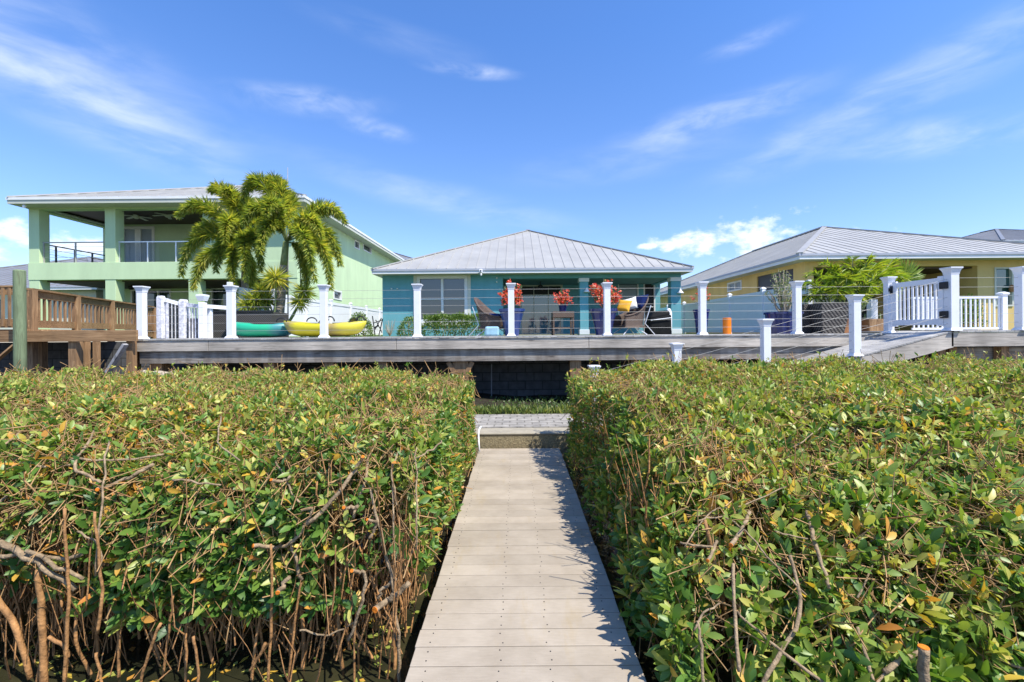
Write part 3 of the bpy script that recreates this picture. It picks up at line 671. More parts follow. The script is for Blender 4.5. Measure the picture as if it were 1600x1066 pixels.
MB().wall((xbr - .2, py_ + .2), Y_, X_, 13.5, wb, top, .2).build('side_wall', M['teal'], T)
MB().wall((wx0 + .2, 36.2), X_, Y_, xbr - wx0 - .4, wb, top, .2).build('rear_wall', M['teal'], T)
bz = P(900, 434.5, wy).z
MB().box(xp + .001, wx1, wy + .02, wy + .30, bz, ez + .02).build('porch_beam', M['teal'], T)
MB().box(wx1 - .3, wx1 - .02, wy + .31, py_ + 12, bz, ez + .02).build('porch_beam', M['teal'], T)
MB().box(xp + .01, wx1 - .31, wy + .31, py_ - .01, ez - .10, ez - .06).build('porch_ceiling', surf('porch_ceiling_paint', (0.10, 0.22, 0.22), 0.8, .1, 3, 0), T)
MB().box(xp, wx1, wy + .05, py_, YARD - .02, YARD + .03).build('porch_floor', M['concrete'], T)
for px0, px1 in ((906.5, 920), (1049, 1064.5)):
    a, b = PXx(px0, wy), PXx(px1, wy)
    c = MB().box(a, b, wy, wy + (b - a), YARD, bz - .002).build('column', M['teal'], T, bevel=.01)
    MB().box(a - .03, b + .03, wy - .03, wy + (b - a) + .03, bz - .16, bz - .004).build('column_capital', M['trim'], c, bevel=.01)
    MB().box(a - .03, b + .03, wy - .03, wy + (b - a) + .03, YARD, YARD + .22).build('column_base', M['trim'], c, bevel=.01)
w_ = window_at(T, (wx0, wy), X_, Y_, *hole, M['trim'], M['glass'], fw=.13, cols=2, rows=2, mull=.10)
zt = hole[3]
mb = MB(); a, b = PXx(647, wy), PXx(736, wy)
mb.box(a, b, wy - .035, wy - .001, zt, zt + .17); mb.box(a, a + .13, wy - .035, wy - .001, 2.12, zt - .001); mb.box(b - .13, b, wy - .035, wy - .001, 2.12, zt - .001); mb.box(a, b, wy - .05, wy - .001, 2.0, 2.118)
mb.build('window_trim', M['cream'], T)
s = window_at(T, (xp, py_), X_, Y_, *dh, M['cream'], M['glassteal'], fw=.11, cols=3, rows=1, name='sliding_door', mull=.03, proud=.02)
zz = P(850, 461, py_).z
MB().box(xp + dh[0] + .12, xp + dh[1] - .12, py_ + .02, py_ + .06, zz - .02, zz + .02).build('transom_bar', M['trim'], s)
MB().box(xp + dh[0] + .12, xp + dh[1] - .12, py_ + .055, py_ + .072, zz + .02, dh[3] - .12).build('transom_dark_sheet', M['dark'], s)  # dark sheet set in front of the door's upper panes
w2 = window_at(T, (xp, py_), X_, Y_, *wh, M['trim'], M['glass'], fw=.05, cols=1, rows=1)
zt = wh[3]; MB().box(xp + wh[0] + .06, xp + wh[1] - .06, py_ + .062, py_ + .070, wh[2] + .1, zt - .22).build('blind', M['blind'], w2)
d_ = window_at(T, (xp, py_), X_, Y_, *d2, M['trim'], M['dark'], fw=.06, cols=1, rows=2, name='screen_door')
rf = hip_roof(ex0, ex1, 18.8, 37, ez + .21, 24.6).build('roof', M['roof'], T)
eave(T, ex0, ex1, 18.8, 37, ez + .215, .20, M['fascia'], M['trim'], M['soffit'])
fn = MB().tube([(PXx(845, 21), 21, ez - .1), (PXx(845, 21), 21, ez - .32)], .02, 8).lathe([(.06, 0), (.12, .04), (.12, .12), (.05, .16)], (PXx(845, 21), 21, ez - .42), 14).build('ceiling_fan', M['black'], T, smooth=False)
for k in range(5):
    t_ = 2 * math.pi * k / 5 + .2; c = Vector((PXx(845, 21), 21, ez - .36)); d = Vector((math.cos(t_), math.sin(t_), -.07))
    MB().bar(c + d * .12, c + d * .72, .13, .012).build('blade', M['black'], fn)
lx = PXx(752, 18.7)
fl = MB().box(lx - .07, lx + .07, 18.66, 18.76, ez + .03, ez + .16).build('security_camera', M['white'], T, bevel=.02)
MB().lathe([(.03, 0), (.045, .05), (.02, .09)], (lx + .01, 18.7, ez - .10), 12).build('lens', M['trim'], fl)
MB().tube([(lx - .0, 18.655, ez + .1), (lx, 18.64, ez + .1)], .03, 12).build('lens', M['black'], fl)
for k, zq in enumerate((.15, .32)):
    MB().lathe([(.02, 0), (.035, .03), (.02, .06)], (PXx(777, wy), wy - .05, ez - zq), 10).build('soffit_lamp', M['trim'], T)
mb = MB(); q = P(1063, 455, wy - .05); mb.lathe([(.14, -.10), (.13, -.06), (.04, .04), (.03, .10)], q, 14).build('wall_lamp', M['white'], T, smooth=True)
q = P(917, 453, wy - .08); MB().lathe([(.14, -.10), (.13, -.06), (.04, .04), (.03, .10)], q, 14).build('wall_lamp', M['white'], T, smooth=True)
for px in (547, 577): 
    q = P(598 + (px - 547) * .3 + 14, 452, wy - .01); MB().lathe([(.03, 0), (.03, .04)], (q.x, wy - .03, q.z), 8).build('vent', M['trim'], T)

# ---------------------------------------------------------------- yellow house (right)
Yh = thing('yellow_house', 'yellow stucco house with grey metal hip roof and shaded lanai', 'house', (15.3, 16.4, YARD))
hx0, hx1 = 9.85, 20.75; hy = 15.8; hz_ = P(1300, 405, hy).z; vx0, vx1 = 10.42, 20.2; vy = 16.4
bz = P(1300, 417, vy).z; xo0, xo1 = PXx(1272, vy), PXx(1528, vy)
wn = (PXx(1554, vy) - vx0, PXx(1583, vy) - vx0, P(1568, 479, vy).z, P(1568, 418, vy).z)
MB().wall((vx0, vy), X_, Y_, vx1 - vx0, YARD - .05, hz_ + .03, .22, [(xo0 - vx0, xo1 - vx0, YARD - .05, bz), wn]).build('front_wall', M['yellow'], Yh)
so_ = (17.1 - vy - .22, 19.7 - vy - .22, YARD + .3, P(1210, 426.5, 18.4).z)
sw_ = (21.0 - vy - .22, 22.4 - vy - .22, P(1147, 455, 21.7).z, P(1147, 440, 21.7).z)
MB().wall((vx0, vy + .22), Y_, X_, 17, YARD - .05, hz_ + .03, .22, [so_, sw_]).build('side_wall', M['yellow'], Yh)
window_at(Yh, (vx0, vy), X_, Y_, *wn, M['cream'], glass_pane('green_glass', (.02, .09, .08)), fw=.05, cols=1, rows=2)
window_at(Yh, (vx0, vy + .22), Y_, X_, *sw_, M['trim'], M['blind'], fw=.07, cols=2, rows=1)
MB().box(vx0 + .06, vx0 + .10, vy + .22 + so_[0], vy + .22 + so_[1], so_[2], so_[3]).build('opening_panel', M['bluegrey'], Yh)  # plain dark panel filling the opening in the side wall
MB().wall((vx0 + .22, 20.0), X_, Y_, vx1 - vx0 - .3, YARD - .05, hz_, .2, [(2.2, 5.2, YARD, YARD + 2.2)]).build('back_wall', M['yellow'], Yh)
MB().box(vx0 + 2.4, vx0 + 5.5, 20.1, 20.12, YARD, YARD + 2.25).build('sliding_door', M['glass'], Yh)
MB().wall((xo1, vy + .22), Y_, X_, 3.3, YARD - .05, hz_, .2).build('porch_side_wall', M['yellow'], Yh)
MB().box(xo0 + .02, xo1 - .02, vy + .10, vy + .12, YARD + .0, bz - .004).build('porch_screen', surf('dark_insect_screen', (.014, .014, .015), .8, .2, 3, 0), Yh) if False else None
hip_roof(hx0, hx1, hy, 36, hz_ + .20, 24.0, rib=.41, rh=.013, run=6.75).build('roof', M['roof'], Yh)
eave(Yh, hx0, hx1, hy, 36, hz_ + .205, .20, M['fascia'], M['trim'], M['soffit'])
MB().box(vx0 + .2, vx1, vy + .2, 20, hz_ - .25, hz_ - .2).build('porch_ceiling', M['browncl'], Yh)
q = P(1581, 451, vy - .04); MB().lathe([(.05, -.12), (.08, -.04), (.06, .10), (.02, .14)], q, 10).build('wall_lamp', M['terra'], Yh)

# ---------------------------------------------------------------- green house (left)
Gh = thing('green_house', 'two storey pale green house with stacked porches and metal roof', 'house', (-15, 20, YARD))
gx0, gx1, gy = PXx(46, 20), -9.6, 20.0
bt, bb = P(170, 410, gy).z, P(170, 437, gy).z; bm = P(170, 326.5, gy).z; gt_ = P(170, 318, gy).z
cw = .46; cxs = [gx0, PXx(165, gy), PXx(295, gy)]
xr_ = gx1; pb = 23.6
for x in cxs[:2]:
    MB().box(x, x + cw, gy, gy + cw, bt + .001, bm - .001).build('upper_column', M['green'], Gh, bevel=.01)
for x in cxs:
    MB().box(x, x + cw, gy, gy + cw, YARD - .05, bb - .001).build('lower_column', M['green'], Gh, bevel=.01)
MB().box(gx1 - cw, gx1, gy, gy + cw, YARD - .05, bb - .001).build('lower_column', M['green'], Gh, bevel=.01)
MB().box(gx0 - .02, gx1, gy - .02, gy + .32, bb, bt).build('balcony_band', M['green'], Gh, bevel=.01)
MB().box(gx0, gx0 + .3, gy + .321, pb, bb, bt).build('balcony_band', M['green'], Gh)
MB().box(gx0 + .3, gx1 - .01, gy + .321, pb, bb + .02, bt - .35).build('balcony_floor', M['concrete'], Gh)
xrm = PXx(318, gy)
MB().box(gx0 - .01, xrm - .002, gy, gy + .35, bm, gt_ + .1).build('porch_beam', M['green'], Gh)
MB().box(gx0 - .01, gx0 + .34, gy + .351, pb, bm, gt_ + .1).build('porch_beam', M['green'], Gh)
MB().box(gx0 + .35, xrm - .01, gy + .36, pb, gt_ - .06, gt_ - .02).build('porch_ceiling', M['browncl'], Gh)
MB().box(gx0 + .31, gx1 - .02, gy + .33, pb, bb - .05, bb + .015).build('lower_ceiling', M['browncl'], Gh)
bw0 = PXx(168, pb)
fd = (PXx(190, pb) - gx0, PXx(243, pb) - gx0, bt - .35, P(215, 354, pb).z)
MB().wall((gx0, pb), X_, Y_, xrm - gx0, bb + .03, gt_ + .2, .22, [fd]).build('upper_back_wall', M['green'], Gh)
window_at(Gh, (gx0, pb), X_, Y_, *fd, M['trim'], M['blind'], fw=.14, cols=2, rows=1, name='french_door', mull=.30)
uw = (PXx(326, gy) - xrm + .2, PXx(341, gy) - xrm + .5, P(330, 375, gy).z, P(330, 327, gy).z)
MB().wall((xrm, gy), X_, Y_, gx1 - xrm, bt + .002, gt_ + .2, .22, [uw]).build('upper_front_wall', M['green'], Gh)
window_at(Gh, (xrm, gy), X_, Y_, *uw, M['trim'], M['glass'], fw=.07, cols=1, rows=2)
MB().wall((xrm, gy + .22), Y_, X_, pb - gy - .22, bt - .3, gt_ + .1, .2).build('room_side_wall', M['green'], Gh)
l1 = (PXx(205, pb) - gx0, PXx(268, pb) - gx0, YARD, P(230, 452, pb).z); l2 = (PXx(302, pb) - gx0, PXx(322, pb) - gx0, YARD + .5, P(310, 452, pb).z); l3 = (PXx(330, pb) - gx0, PXx(385, pb) - gx0, YARD, P(350, 450, pb).z)
MB().wall((gx0, pb), X_, Y_, gx1 - gx0 - .3, YARD - .05, bb + .02, .22, [l1, l2, l3]).build('lower_back_wall', M['green'], Gh)
for q, c in ((l1, 3), (l3, 2)): window_at(Gh, (gx0, pb), X_, Y_, *q, M['trim'], M['glass'], fw=.08, cols=c, rows=1, name='sliding_door')
window_at(Gh, (gx0, pb), X_, Y_, *l2, M['trim'], M['glass'], fw=.08, cols=2, rows=1)
sd1 = (27.05 - gy - .22, 27.9 - gy - .22, P(558, 389, 27.4).z, P(558, 376, 27.4).z)
sd2 = (28.6 - gy - .22, 30.2 - gy - .22, P(574, 394, 29.3).z, P(574, 382.5, 29.3).z)
sd3 = (23.9 - gy - .22, 25.0 - gy - .22, P(527, 468.5, 24.4).z, P(527, 454, 24.4).z)
MB().wall((gx1, gy + .22), Y_, (-1, 0), 19, YARD - .05, gt_ + .2, .25, [sd1, sd2, sd3]).build('side_wall', M['green'], Gh)
MB().wall((gx1 - .01, gy + .01), Y_, (-1, 0), .205, bb - 2.5, gt_ + .19, .22).build('wall_corner', M['green'], Gh) if False else None
for q in (sd1, sd2, sd3): window_at(Gh, (gx1, gy + .22), Y_, (-1, 0), *q, M['trim'], M['glass'], fw=.07, cols=1, rows=1)
rx0, rx1 = P(11, 311, 19.3).x, -8.95; rz0 = P(230, 307, 19.3).z
hip_roof(rx0, rx1, 19.3, 40, rz0, 21.3, rib=.45).build('roof', M['roof'], Gh)
eave(Gh, rx0, rx1, 19.3, 40, rz0 + .005, .27, M['trim'], M['soffit'], M['soffit'])
# balcony railing parts
rt = P(230, 378, gy + .15).z
for a, b, m in ((cxs[0] + cw, cxs[1], M['steel']), (cxs[1] + cw, xrm, M['alu'])):
    MB().bar((a, gy + .16, rt), (b, gy + .16, rt), .05, .045).build('balcony_rail', m, Gh)
    k = max(2, int((b - a) / 1.05))
    for i in range(k + 1):
        x = a + .04 + (b - a - .08) * i / k; MB().box(x - .025, x + .025, gy + .14, gy + .18, bt, rt - .023).build('balcony_post', m, Gh)
    if m is M['alu']:
        gm, gnt, gb = nodes('clear_balcony_glass'); gb.inputs['Base Color'].default_value = (.8, .9, .92, 1); gb.inputs['Transmission Weight'].default_value = 1; gb.inputs['Roughness'].default_value = .02; gb.inputs['IOR'].default_value = 1.05; gb.inputs['Alpha'].default_value = .35
        MB().box(a + .07, b - .07, gy + .157, gy + .163, bt + .06, rt - .06).build('glass_panel', gm, Gh)
    else:
        for z in (.25, .5, .72): MB().tube([(a, gy + .16, bt + z), (b, gy + .16, bt + z)], .008, 6).build('balcony_cable', m, Gh)
MB().bar((gx0 + .16, gy + .5, rt), (gx0 + .16, pb, rt), .05, .045).build('balcony_rail', M['bluegrey'], Gh)
for y in (21.0, 21.9, 22.8): MB().box(gx0 + .13, gx0 + .19, y, y + .05, bt, rt - .023).build('balcony_post', M['bluegrey'], Gh)
for z in (.25, .5, .72): MB().tube([(gx0 + .16, gy + .5, bt + z), (gx0 + .16, pb, bt + z)], .008, 6).build('balcony_cable', M['bluegrey'], Gh)
def fan(root, c, m, r=.75, n=5, ph=0):
    f = MB().tube([(c[0], c[1], c[2] + .35), (c[0], c[1], c[2])], .02, 8).lathe([(.07, -.12), (.13, -.06), (.13, .02), (.05, .06)], c, 14).build('ceiling_fan', m, root)
    for k in range(n):
        t_ = 2 * math.pi * k / n + ph; d = Vector((math.cos(t_), math.sin(t_), -.10)); cc = Vector(c)
        MB().bar(cc + d * .13, cc + d * r, .15, .014).build('blade', m, f)
fan(Gh, tuple(P(213, 338, 21.8)), M['cream'], .62, 5, .3); fan(Gh, tuple(P(262, 336, 21.8)), M['cream'], .62, 5, .8)
fan(Gh, tuple(P(318, 449, 22)), M['black'], .6, 5, .1); fan(Gh, tuple(P(205, 449, 22)), M['black'], .6, 5, .4)
q = P(470, 431, 20.6); MB().box(gx1 + .001, gx1 + .10, 20.55, 20.67, q.z - .12, q.z + .12).build('wall_lamp', M['bluegrey'], Gh, bevel=.02)
q = P(38, 322, 19.4); MB().lathe([(.05, -.08), (.07, 0), (.03, .06)], q, 10).build('security_camera', M['white'], Gh)

# ---------------------------------------------------------------- houses farther off
def far_house(name, label, x0, x1, y0, y1, zeave, pitch, wall_m, roof_m, base=YARD):
    h = thing(name, label, 'house', ((x0 + x1) / 2, y0, base))
    mb = MB(); mb.wall((x0 + .6, y0 + .6), X_, Y_, x1 - x0 - 1.2, base - .05, zeave - .02, .2, [(1.5, 4.5, base, base + 2.3), (6.0, 8.0, base + .8, base + 2.2)])
    mb.wall((x0 + .6, y0 + .8), Y_, X_, y1 - y0 - 1.4, base - .05, zeave - .02, .2); mb.wall((x1 - .6, y0 + .8), Y_, (-1, 0), y1 - y0 - 1.4, base - .05, zeave - .02, .2)
    mb.build('wall', wall_m, h)
    MB().box(x0 + 2.1, x0 + 5.1, y0 + .7, y0 + .74, base, base + 2.3).build('sliding_door', M['glass'], h); MB().box(x0 + 6.6, x0 + 8.6, y0 + .7, y0 + .74, base + .8, base + 2.2).build('window', M['glass'], h)
    hip_roof(x0, x1, y0, y1, zeave, pitch, rib=.5).build('roof', roof_m, h); eave(h, x0, x1, y0, y1, zeave + .004, .22, M['fascia'], M['trim'], M['soffit'])
    return h
e1 = P(60, 447, 25).z
far_house('grey_roofed_house', 'low house with grey metal roof seen past the left side of the green house', -37.5, PXx(152, 25), 25, 45, e1, 21, M['cream'], M['roofdark'])
e2 = P(640, 404, 44).z
far_house('grey_roofed_house', 'distant roof peeking out between the green house and the teal house', -24, PXx(646, 44), 44, 60, e2, 22, M['cream'], M['roofdark'])
e3 = P(1590, 375, 33).z
far_house('tall_house', 'distant two storey house with grey roof at the far right edge', PXx(1569, 33), 53, 33, 52, e3, 17, M['cream'], M['roofdark'])

# ---------------------------------------------------------------- vinyl fences between the houses
def fence(label, x, y0, y1, zt, step=2.4):
    f = thing('vinyl_fence', label, 'fence', (x, y0, YARD)); y = y0
    MB().box(x - .06, x + .06, y0 - .06, y0 + .06, YARD - .03, zt + .10).build('fence_post', M['white'], f, bevel=.01)
    while y < y1:
        e = min(y + step, y1); zb = YARD + .05
        mb = MB(); k = y + .062
        while k < e - .07: mb.box(x - .011, x + .011, k, min(k + .148, e - .062), zb + .14, zt - .12); k += .152
        mb.build('fence_panel', M['white'], f)
        MB().box(x - .03, x + .03, y + .062, e - .062, zt - .12, zt).build('fence_rail', M['white'], f); MB().box(x - .03, x + .03, y + .062, e - .062, zb, zb + .14).build('fence_rail', M['white'], f)
        MB().sqlathe([(.06, 0), (.06, zt + .06 - YARD), (.075, zt + .065 - YARD), (.075, zt + .09 - YARD), (.01, zt + .14 - YARD)], (x, e, YARD)).build('fence_post', M['white'], f)
        y = e
fence('long white vinyl fence beside the green house wall', -8.3, 13.2, 34, EYE + 1.42)
fence('white vinyl fence between the teal house and the yellow house', 8.3, 12.9, 30, EYE + 1.32)
# ================================================================== NEIGHBOUR'S DOCK, LEFT
nd = thing('neighbour_dock', 'brown treated timber dock with picket railing at the far left', 'dock', (-10, 9.3, 1.3))
yF = 9.25
za, zb = P(110, 516.5, yF).z, P(110, 534, yF).z
x0, x1 = P(-160, 525, yF).x, P(213, 525, yF).x
MB().box(x0, x1, yF, yF + .05, zb, za).build('fascia_board', M['brownwood'], nd, bevel=.006)
mb = MB(); x = x0
while x < PXx(190, 11.0): mb.box(x, x + .138, yF + .06, 11.0, za - .06, za - .03); x += .144
mb.build('deck_boards', M['brownwood'], nd)
A = P(46, 525, 9.55); B = P(238, 525, 15.9)
def rail_z(s, zq): return zq
top0, top1 = P(46, 447, 9.55).z, P(222, 479, 15.2).z
ztop = (top0 + top1) / 2
dirn = Vector((B.x - A.x, B.y - A.y, 0)); Ln = dirn.length; dirn.normalize()
def Q(s, z): return Vector((A.x, A.y, z)) + dirn * s
zd = za + .05
MB().bar(Q(0, ztop - .02), Q(Ln, ztop - .02), .14, .04).build('cap_rail', M['brownwood'], nd)
MB().bar(Q(0, ztop - .12), Q(Ln, ztop - .12), .04, .15).build('top_rail', M['brownwood'], nd)
MB().bar(Q(0, zd + .10), Q(Ln, zd + .10), .04, .16).build('bottom_rail', M['brownwood'], nd)
MB().bar(Q(0, zd - .12), Q(Ln, zd - .12), .05, .2).build('rim_board', M['brownwood'], nd)
for s in (0, 1.75, 3.6, 5.6, Ln):
    p = Q(s, 0); MB().box(p.x - .06, p.x + .06, p.y - .0, p.y + .12, .1, ztop - .03).build('rail_post', M['brownpost'], nd)
s = .17
while s < Ln:
    p = Q(s, 0); MB().box(p.x - .022, p.x + .022, p.y - .045, p.y - .01, zd + .02, ztop - .05).build('baluster', M['brownpost'], nd); s += .205
mb = MB(); k = 0
pA, pB = Q(0, 0), Q(Ln, 0)
while k < 40:
    s = k * .144 * 1.3; p = Q(s, zd - .03)
    if s > Ln: break
    mb.bar(p + Vector((-1.8, 0.0, 0)), p + Vector((.03, 0, 0)), .135, .03); k += 1
mb.build('walk_boards', M['brownwood'], nd)
for px, hw in ((119, 6), (84, 5), (105, 3.5), (12, 5)):
    a = PXx(px, yF + .15); h_ = hw * (yF + .1) / F; d_ = 0 if px == 119 else .7
    MB().box(a - h_, a + h_, yF + .06 + d_, yF + .06 + d_ + 2 * h_, .05, zb + (.0 if d_ == 0 else .12)).build('support_post', M['brownpost'], nd)
a = PXx(203, yF + .1); MB().box(a - .06, a + .06, yF + .08, yF + .2, .05, zb + .1).build('support_post', M['brownpost'], nd)
p0, p1 = P(2, 557, 8.95), P(27, 536, 8.95); MB().bar(p0 - (p1 - p0) * .8, p1, .03, .09, (0, 1, 0)).build('brace', M['brownwood'], nd)
# left wing rail
y2 = 9.4
zt2 = P(10, 446, y2).z
MB().box(x0, PXx(19, y2), y2, y2 + .10, zt2 - .035, zt2).build('cap_rail', M['brownwood'], nd); MB().box(x0, PXx(19, y2), y2 + .02, y2 + .06, zt2 - .19, zt2 - .04).build('top_rail', M['brownwood'], nd)
MB().box(x0, PXx(18, y2), y2 + .02, y2 + .06, zd + .02, zd + .2).build('bottom_rail', M['brownwood'], nd)
x = PXx(15, y2)
while x > x0: MB().box(x - .022, x + .022, y2 - .012, y2 + .018, zd + .05, zt2 - .05).build('baluster', M['brownpost'], nd); x -= .135
MB().box(x0, PXx(-12, y2), y2 - .04, y2 + .01, zb - .28, zb - .04).build('fascia_board', M['brownwood'], nd)
# piling and leaning board
q = P(31, 500, 8.95); zt = P(31, 422, 8.95).z
pr = thing('piling', 'weathered green treated timber piling beside the brown dock', 'piling', (q.x, q.y, -.3))
MB().lathe([(.098, -1), (.096, 1.0), (.093, zt - .02), (.08, zt)], (q.x, q.y, 0), 18).build('shaft', M['piling'], pr, smooth=False)
mb = MB(); mb.bar(P(168, 582, 9.2), P(196, 538, 9.2), .05, .11, (0, 1, 0)); o = mb.build('brace_board', M['greyboard'], loc=tuple(P(168, 582, 9.2))); tag(o, 'pale grey board leaning diagonally under the left end of the grey deck', 'board')
# coquina blocks before the deck's left end
mb = MB(); rr = random.Random(2)
cq = thing('rock_pile', 'heap of pale rough stones below the left end of the grey deck', 'rock pile', (-7, 9.3, .1))
xq0 = P(206, 575, 9.3).x
def boulder(p, r, sd):
    rb_ = random.Random(sd); mb = MB(); nu, nv = 9, 7; ph = [rb_.uniform(0, 6.28) for _ in range(6)]
    base = 0
    for j in range(nv + 1):
        th = math.pi * j / nv
        for i in range(nu):
            f_ = 2 * math.pi * i / nu; d = Vector((math.sin(th) * math.cos(f_), math.sin(th) * math.sin(f_), math.cos(th)))
            q = 1 + .18 * math.sin(3 * d.x + ph[0]) + .15 * math.sin(4 * d.y + ph[1]) + .12 * math.sin(5 * d.z + ph[2]) + rb_.uniform(-.05, .05)
            mb.v.append((p[0] + d.x * r * q * 1.25, p[1] + d.y * r * q * .9, p[2] + d.z * r * q * .8))
    for j in range(nv):
        for i in range(nu): mb.f.append((j * nu + i, (j + 1) * nu + i, (j + 1) * nu + (i + 1) % nu, j * nu + (i + 1) % nu)); mb.m.append(0)
    return mb
k = 0
for row, (zc, cnt) in enumerate(((.30, 9), (.56, 9), (.78, 8))):
    for i in range(cnt):
        r = rr.uniform(.15, .21); boulder((xq0 + .15 + i * .31 + .14 * (row % 2) + rr.uniform(-.05, .05), 9.28 + .09 * row + rr.uniform(-.05, .05), zc + rr.uniform(-.04, .03)), r, k).build('stone', M['coquina'], cq); k += 1
# ---------------------------------------------------------------- peeling white gate railing at the left end
wr = thing('picket_railing', 'peeling white picket railing with black bars behind leftmost deck posts', 'railing', (P(280, 520, 10.6).x, 10.6, DECK))
def wp(px, y, pyt, hw, m, cap=False):
    x = PXx(px, y); z = P(px, pyt, y).z
    o = MB().sqlathe([(hw, 0), (hw, z - DECK - .05), (hw * .75, z - DECK)], (x, y, DECK)).build('post', m, wr, bevel=.01); return x, z
yy = 10.6
a, _ = wp(252, yy, 462.5, .066, M['oldwhite']); b, _ = wp(287, yy + .3, 468, .072, M['oldwhite']); c = PXx(317, yy + .2)
p = MB().sqlathe([(.066, 0), (.066, P(317, 472, yy).z - DECK)], (c, yy + .2, DECK)).build('post', M['white'], wr, bevel=.01)
zt = P(317, 460, yy + .2).z; MB().sqlathe([(.07, -.16), (.08, -.12), (.10, -.05), (.10, -.015), (.03, 0)], (c, yy + .2, zt)).build('post_cap', M['white'], p, bevel=.004)
z1, z2 = P(262, 469, yy).z, P(285, 474, yy).z
MB().bar((a + .1, yy, z1), (b - .1, yy + .3, z2), .06, .09).build('rail', M['oldwhite'], wr); MB().bar((b + .1, yy + .3, z2 - .02), (c - .09, yy + .2, z2 - .06), .06, .09).build('rail', M['oldwhite'], wr)
for k in range(4):
    s = (k + .5) / 4; x = a + .1 + (b - a - .2) * s; MB().box(x - .022, x + .022, yy - .02 + .3 * s, yy + .02 + .3 * s, DECK, z1 - .05 + (z2 - z1) * s).build('picket', M['oldwhite'], wr)
    MB().box(x + .04, x + .062, yy + .02 + .3 * s, yy + .045 + .3 * s, DECK, z1 - .06 + (z2 - z1) * s).build('bar', M['black'], wr)
for k in range(5):
    x = b + .13 + (c - b - .24) * k / 4; MB().box(x - .013, x + .013, yy + .26, yy + .29, DECK, P(300, 497, yy).z).build('bar', M['black'], wr); MB().box(x + .028, x + .058, yy + .25, yy + .28, DECK, z2 - .1).build('picket', M['oldwhite'], wr)
z3 = P(340, 480, yy + .5).z
MB().bar((c + .08, yy + .25, P(326, 478, yy).z), (PXx(366, yy + .9), yy + .9, P(362, 482, yy + .9).z), .06, .09).build('rail', M['white'], wr)
x = PXx(328, yy + .35); MB().box(x - .04, x + .04, yy + .32, yy + .40, DECK, P(328, 482, yy).z).build('picket', M['white'], wr)
# white railing farther back, past the palm
wr2 = thing('white_railing', 'white slatted railing in the distance behind the palm trunk', 'railing', (P(400, 500, 16).x, 16, YARD))
xa, xb = PXx(358, 16), PXx(428, 16); zt = P(400, 472, 16).z
MB().bar((xa, 16, zt), (xb, 16, zt), .05, .1).build('rail', M['white'], wr2)
for k in range(8): x = xa + .05 + (xb - xa - .1) * k / 7; MB().box(x - .035, x + .035, 15.98, 16.02, YARD, zt - .05).build('picket', M['white'], wr2)
MB().sqlathe([(.08, 0), (.08, zt + .12 - YARD)], (PXx(406, 16), 15.9, YARD)).build('post', M['white'], wr2)
# ---------------------------------------------------------------- wicker deck box
y0 = 11.7; a, b = PXx(330, y0), PXx(424, y0); zt = P(375, 486, y0).z
wb_ = thing('wicker_screen', 'dark brown wicker screen panel standing behind the green kayak', 'screen', ((a + b) / 2, y0, YARD))
MB().box(a, b, y0, y0 + .06, YARD, zt - .03).build('panel', M['wickerdark'], wb_); MB().box(a - .02, b + .02, y0 - .02, y0 + .08, zt - .03, zt + .01).build('top_frame', M['black'], wb_); MB().box(b - .06, b, y0 + .061, y0 + .9, YARD, zt - .031).build('panel', M['wickerdark'], wb_)
# ---------------------------------------------------------------- kayaks
def kayak(label, cx, cy, L_, rz, mat, tilt=0):
    k = thing('kayak', label, 'kayak', (cx, cy, DECK), rz, 'kayaks on the deck')
    mb = MB(); n, m_ = 26, 14; rings = []
    for i in range(n + 1):
        t = -1 + 2 * i / n; a = abs(t); wv = .37 * max(.03, (1 - a ** 2.6)) ** .75; zb = .015 + .13 * a ** 4.0; zs = .29 + .035 * a ** 2.2 + .02 * (t < 0) * a
        xx = t * L_ / 2 * (1 if a < .8 else 1); ring = []
        for j in range(m_):
            ph = math.pi * j / (m_ - 1)   # from one sheer under the keel to the other
            yv = wv * math.cos(ph); dz = max(0.0, math.sin(ph)) ** .55
            flare = 1 - .22 * math.sin(ph); ring.append((xx * (1 - .10 * dz * a ** 3), yv * flare, zs - (zs - zb) * dz))
        ring += [(xx, -wv * .80, zs + .025), (xx, 0, zs + (.055 if a > .45 else -.10)), (xx, wv * .80, zs + .025)]
        rings.append(ring)
    q = len(rings[0]); base = len(mb.v)
    for rg in rings: mb.v.extend(rg)
    for i in range(n):
        for j in range(q):
            mb.f.append((base + i * q + j, base + (i + 1) * q + j, base + (i + 1) * q + (j + 1) % q, base + i * q + (j + 1) % q)); mb.m.append(0)
    mb.f.append(tuple(base + j for j in range(q))); mb.m.append(0); mb.f.append(tuple(base + n * q + j for j in reversed(range(q)))); mb.m.append(0)
    mb.build('hull', mat, k, world=False, smooth=True)
    return k
def kayak_kit(k, L_, seats):
    for sx in seats:
        MB().box(sx * L_ - .20, sx * L_ + .17, -.22, .22, .27, .33).build('seat', M['black'], k, world=False, bevel=.02)
        MB().hexa([(sx * L_ + .17, -.2, .33), (sx * L_ + .21, -.2, .33), (sx * L_ + .21, .2, .33), (sx * L_ + .17, .2, .33), (sx * L_ + .24, -.18, .44), (sx * L_ + .27, -.18, .44), (sx * L_ + .27, .18, .44), (sx * L_ + .24, .18, .44)]).build('seat_back', M['black'], k, world=False, bevel=.015)
        pts = [(sx * L_ - .62 + .12 * math.cos(t), -.31, .36 + .09 * math.sin(t)) for t in np.linspace(0, math.pi, 9)]
        MB().tube(pts, .014, 8).build('carry_handle', M['black'], k, world=False, smooth=True)
        pts = [(sx * L_ + .52 + .10 * math.cos(t), -.31, .36 + .11 * math.sin(t)) for t in np.linspace(0, math.pi, 9)]
        MB().tube(pts, .016, 8).build('carry_handle', M['black'], k, world=False, smooth=True)
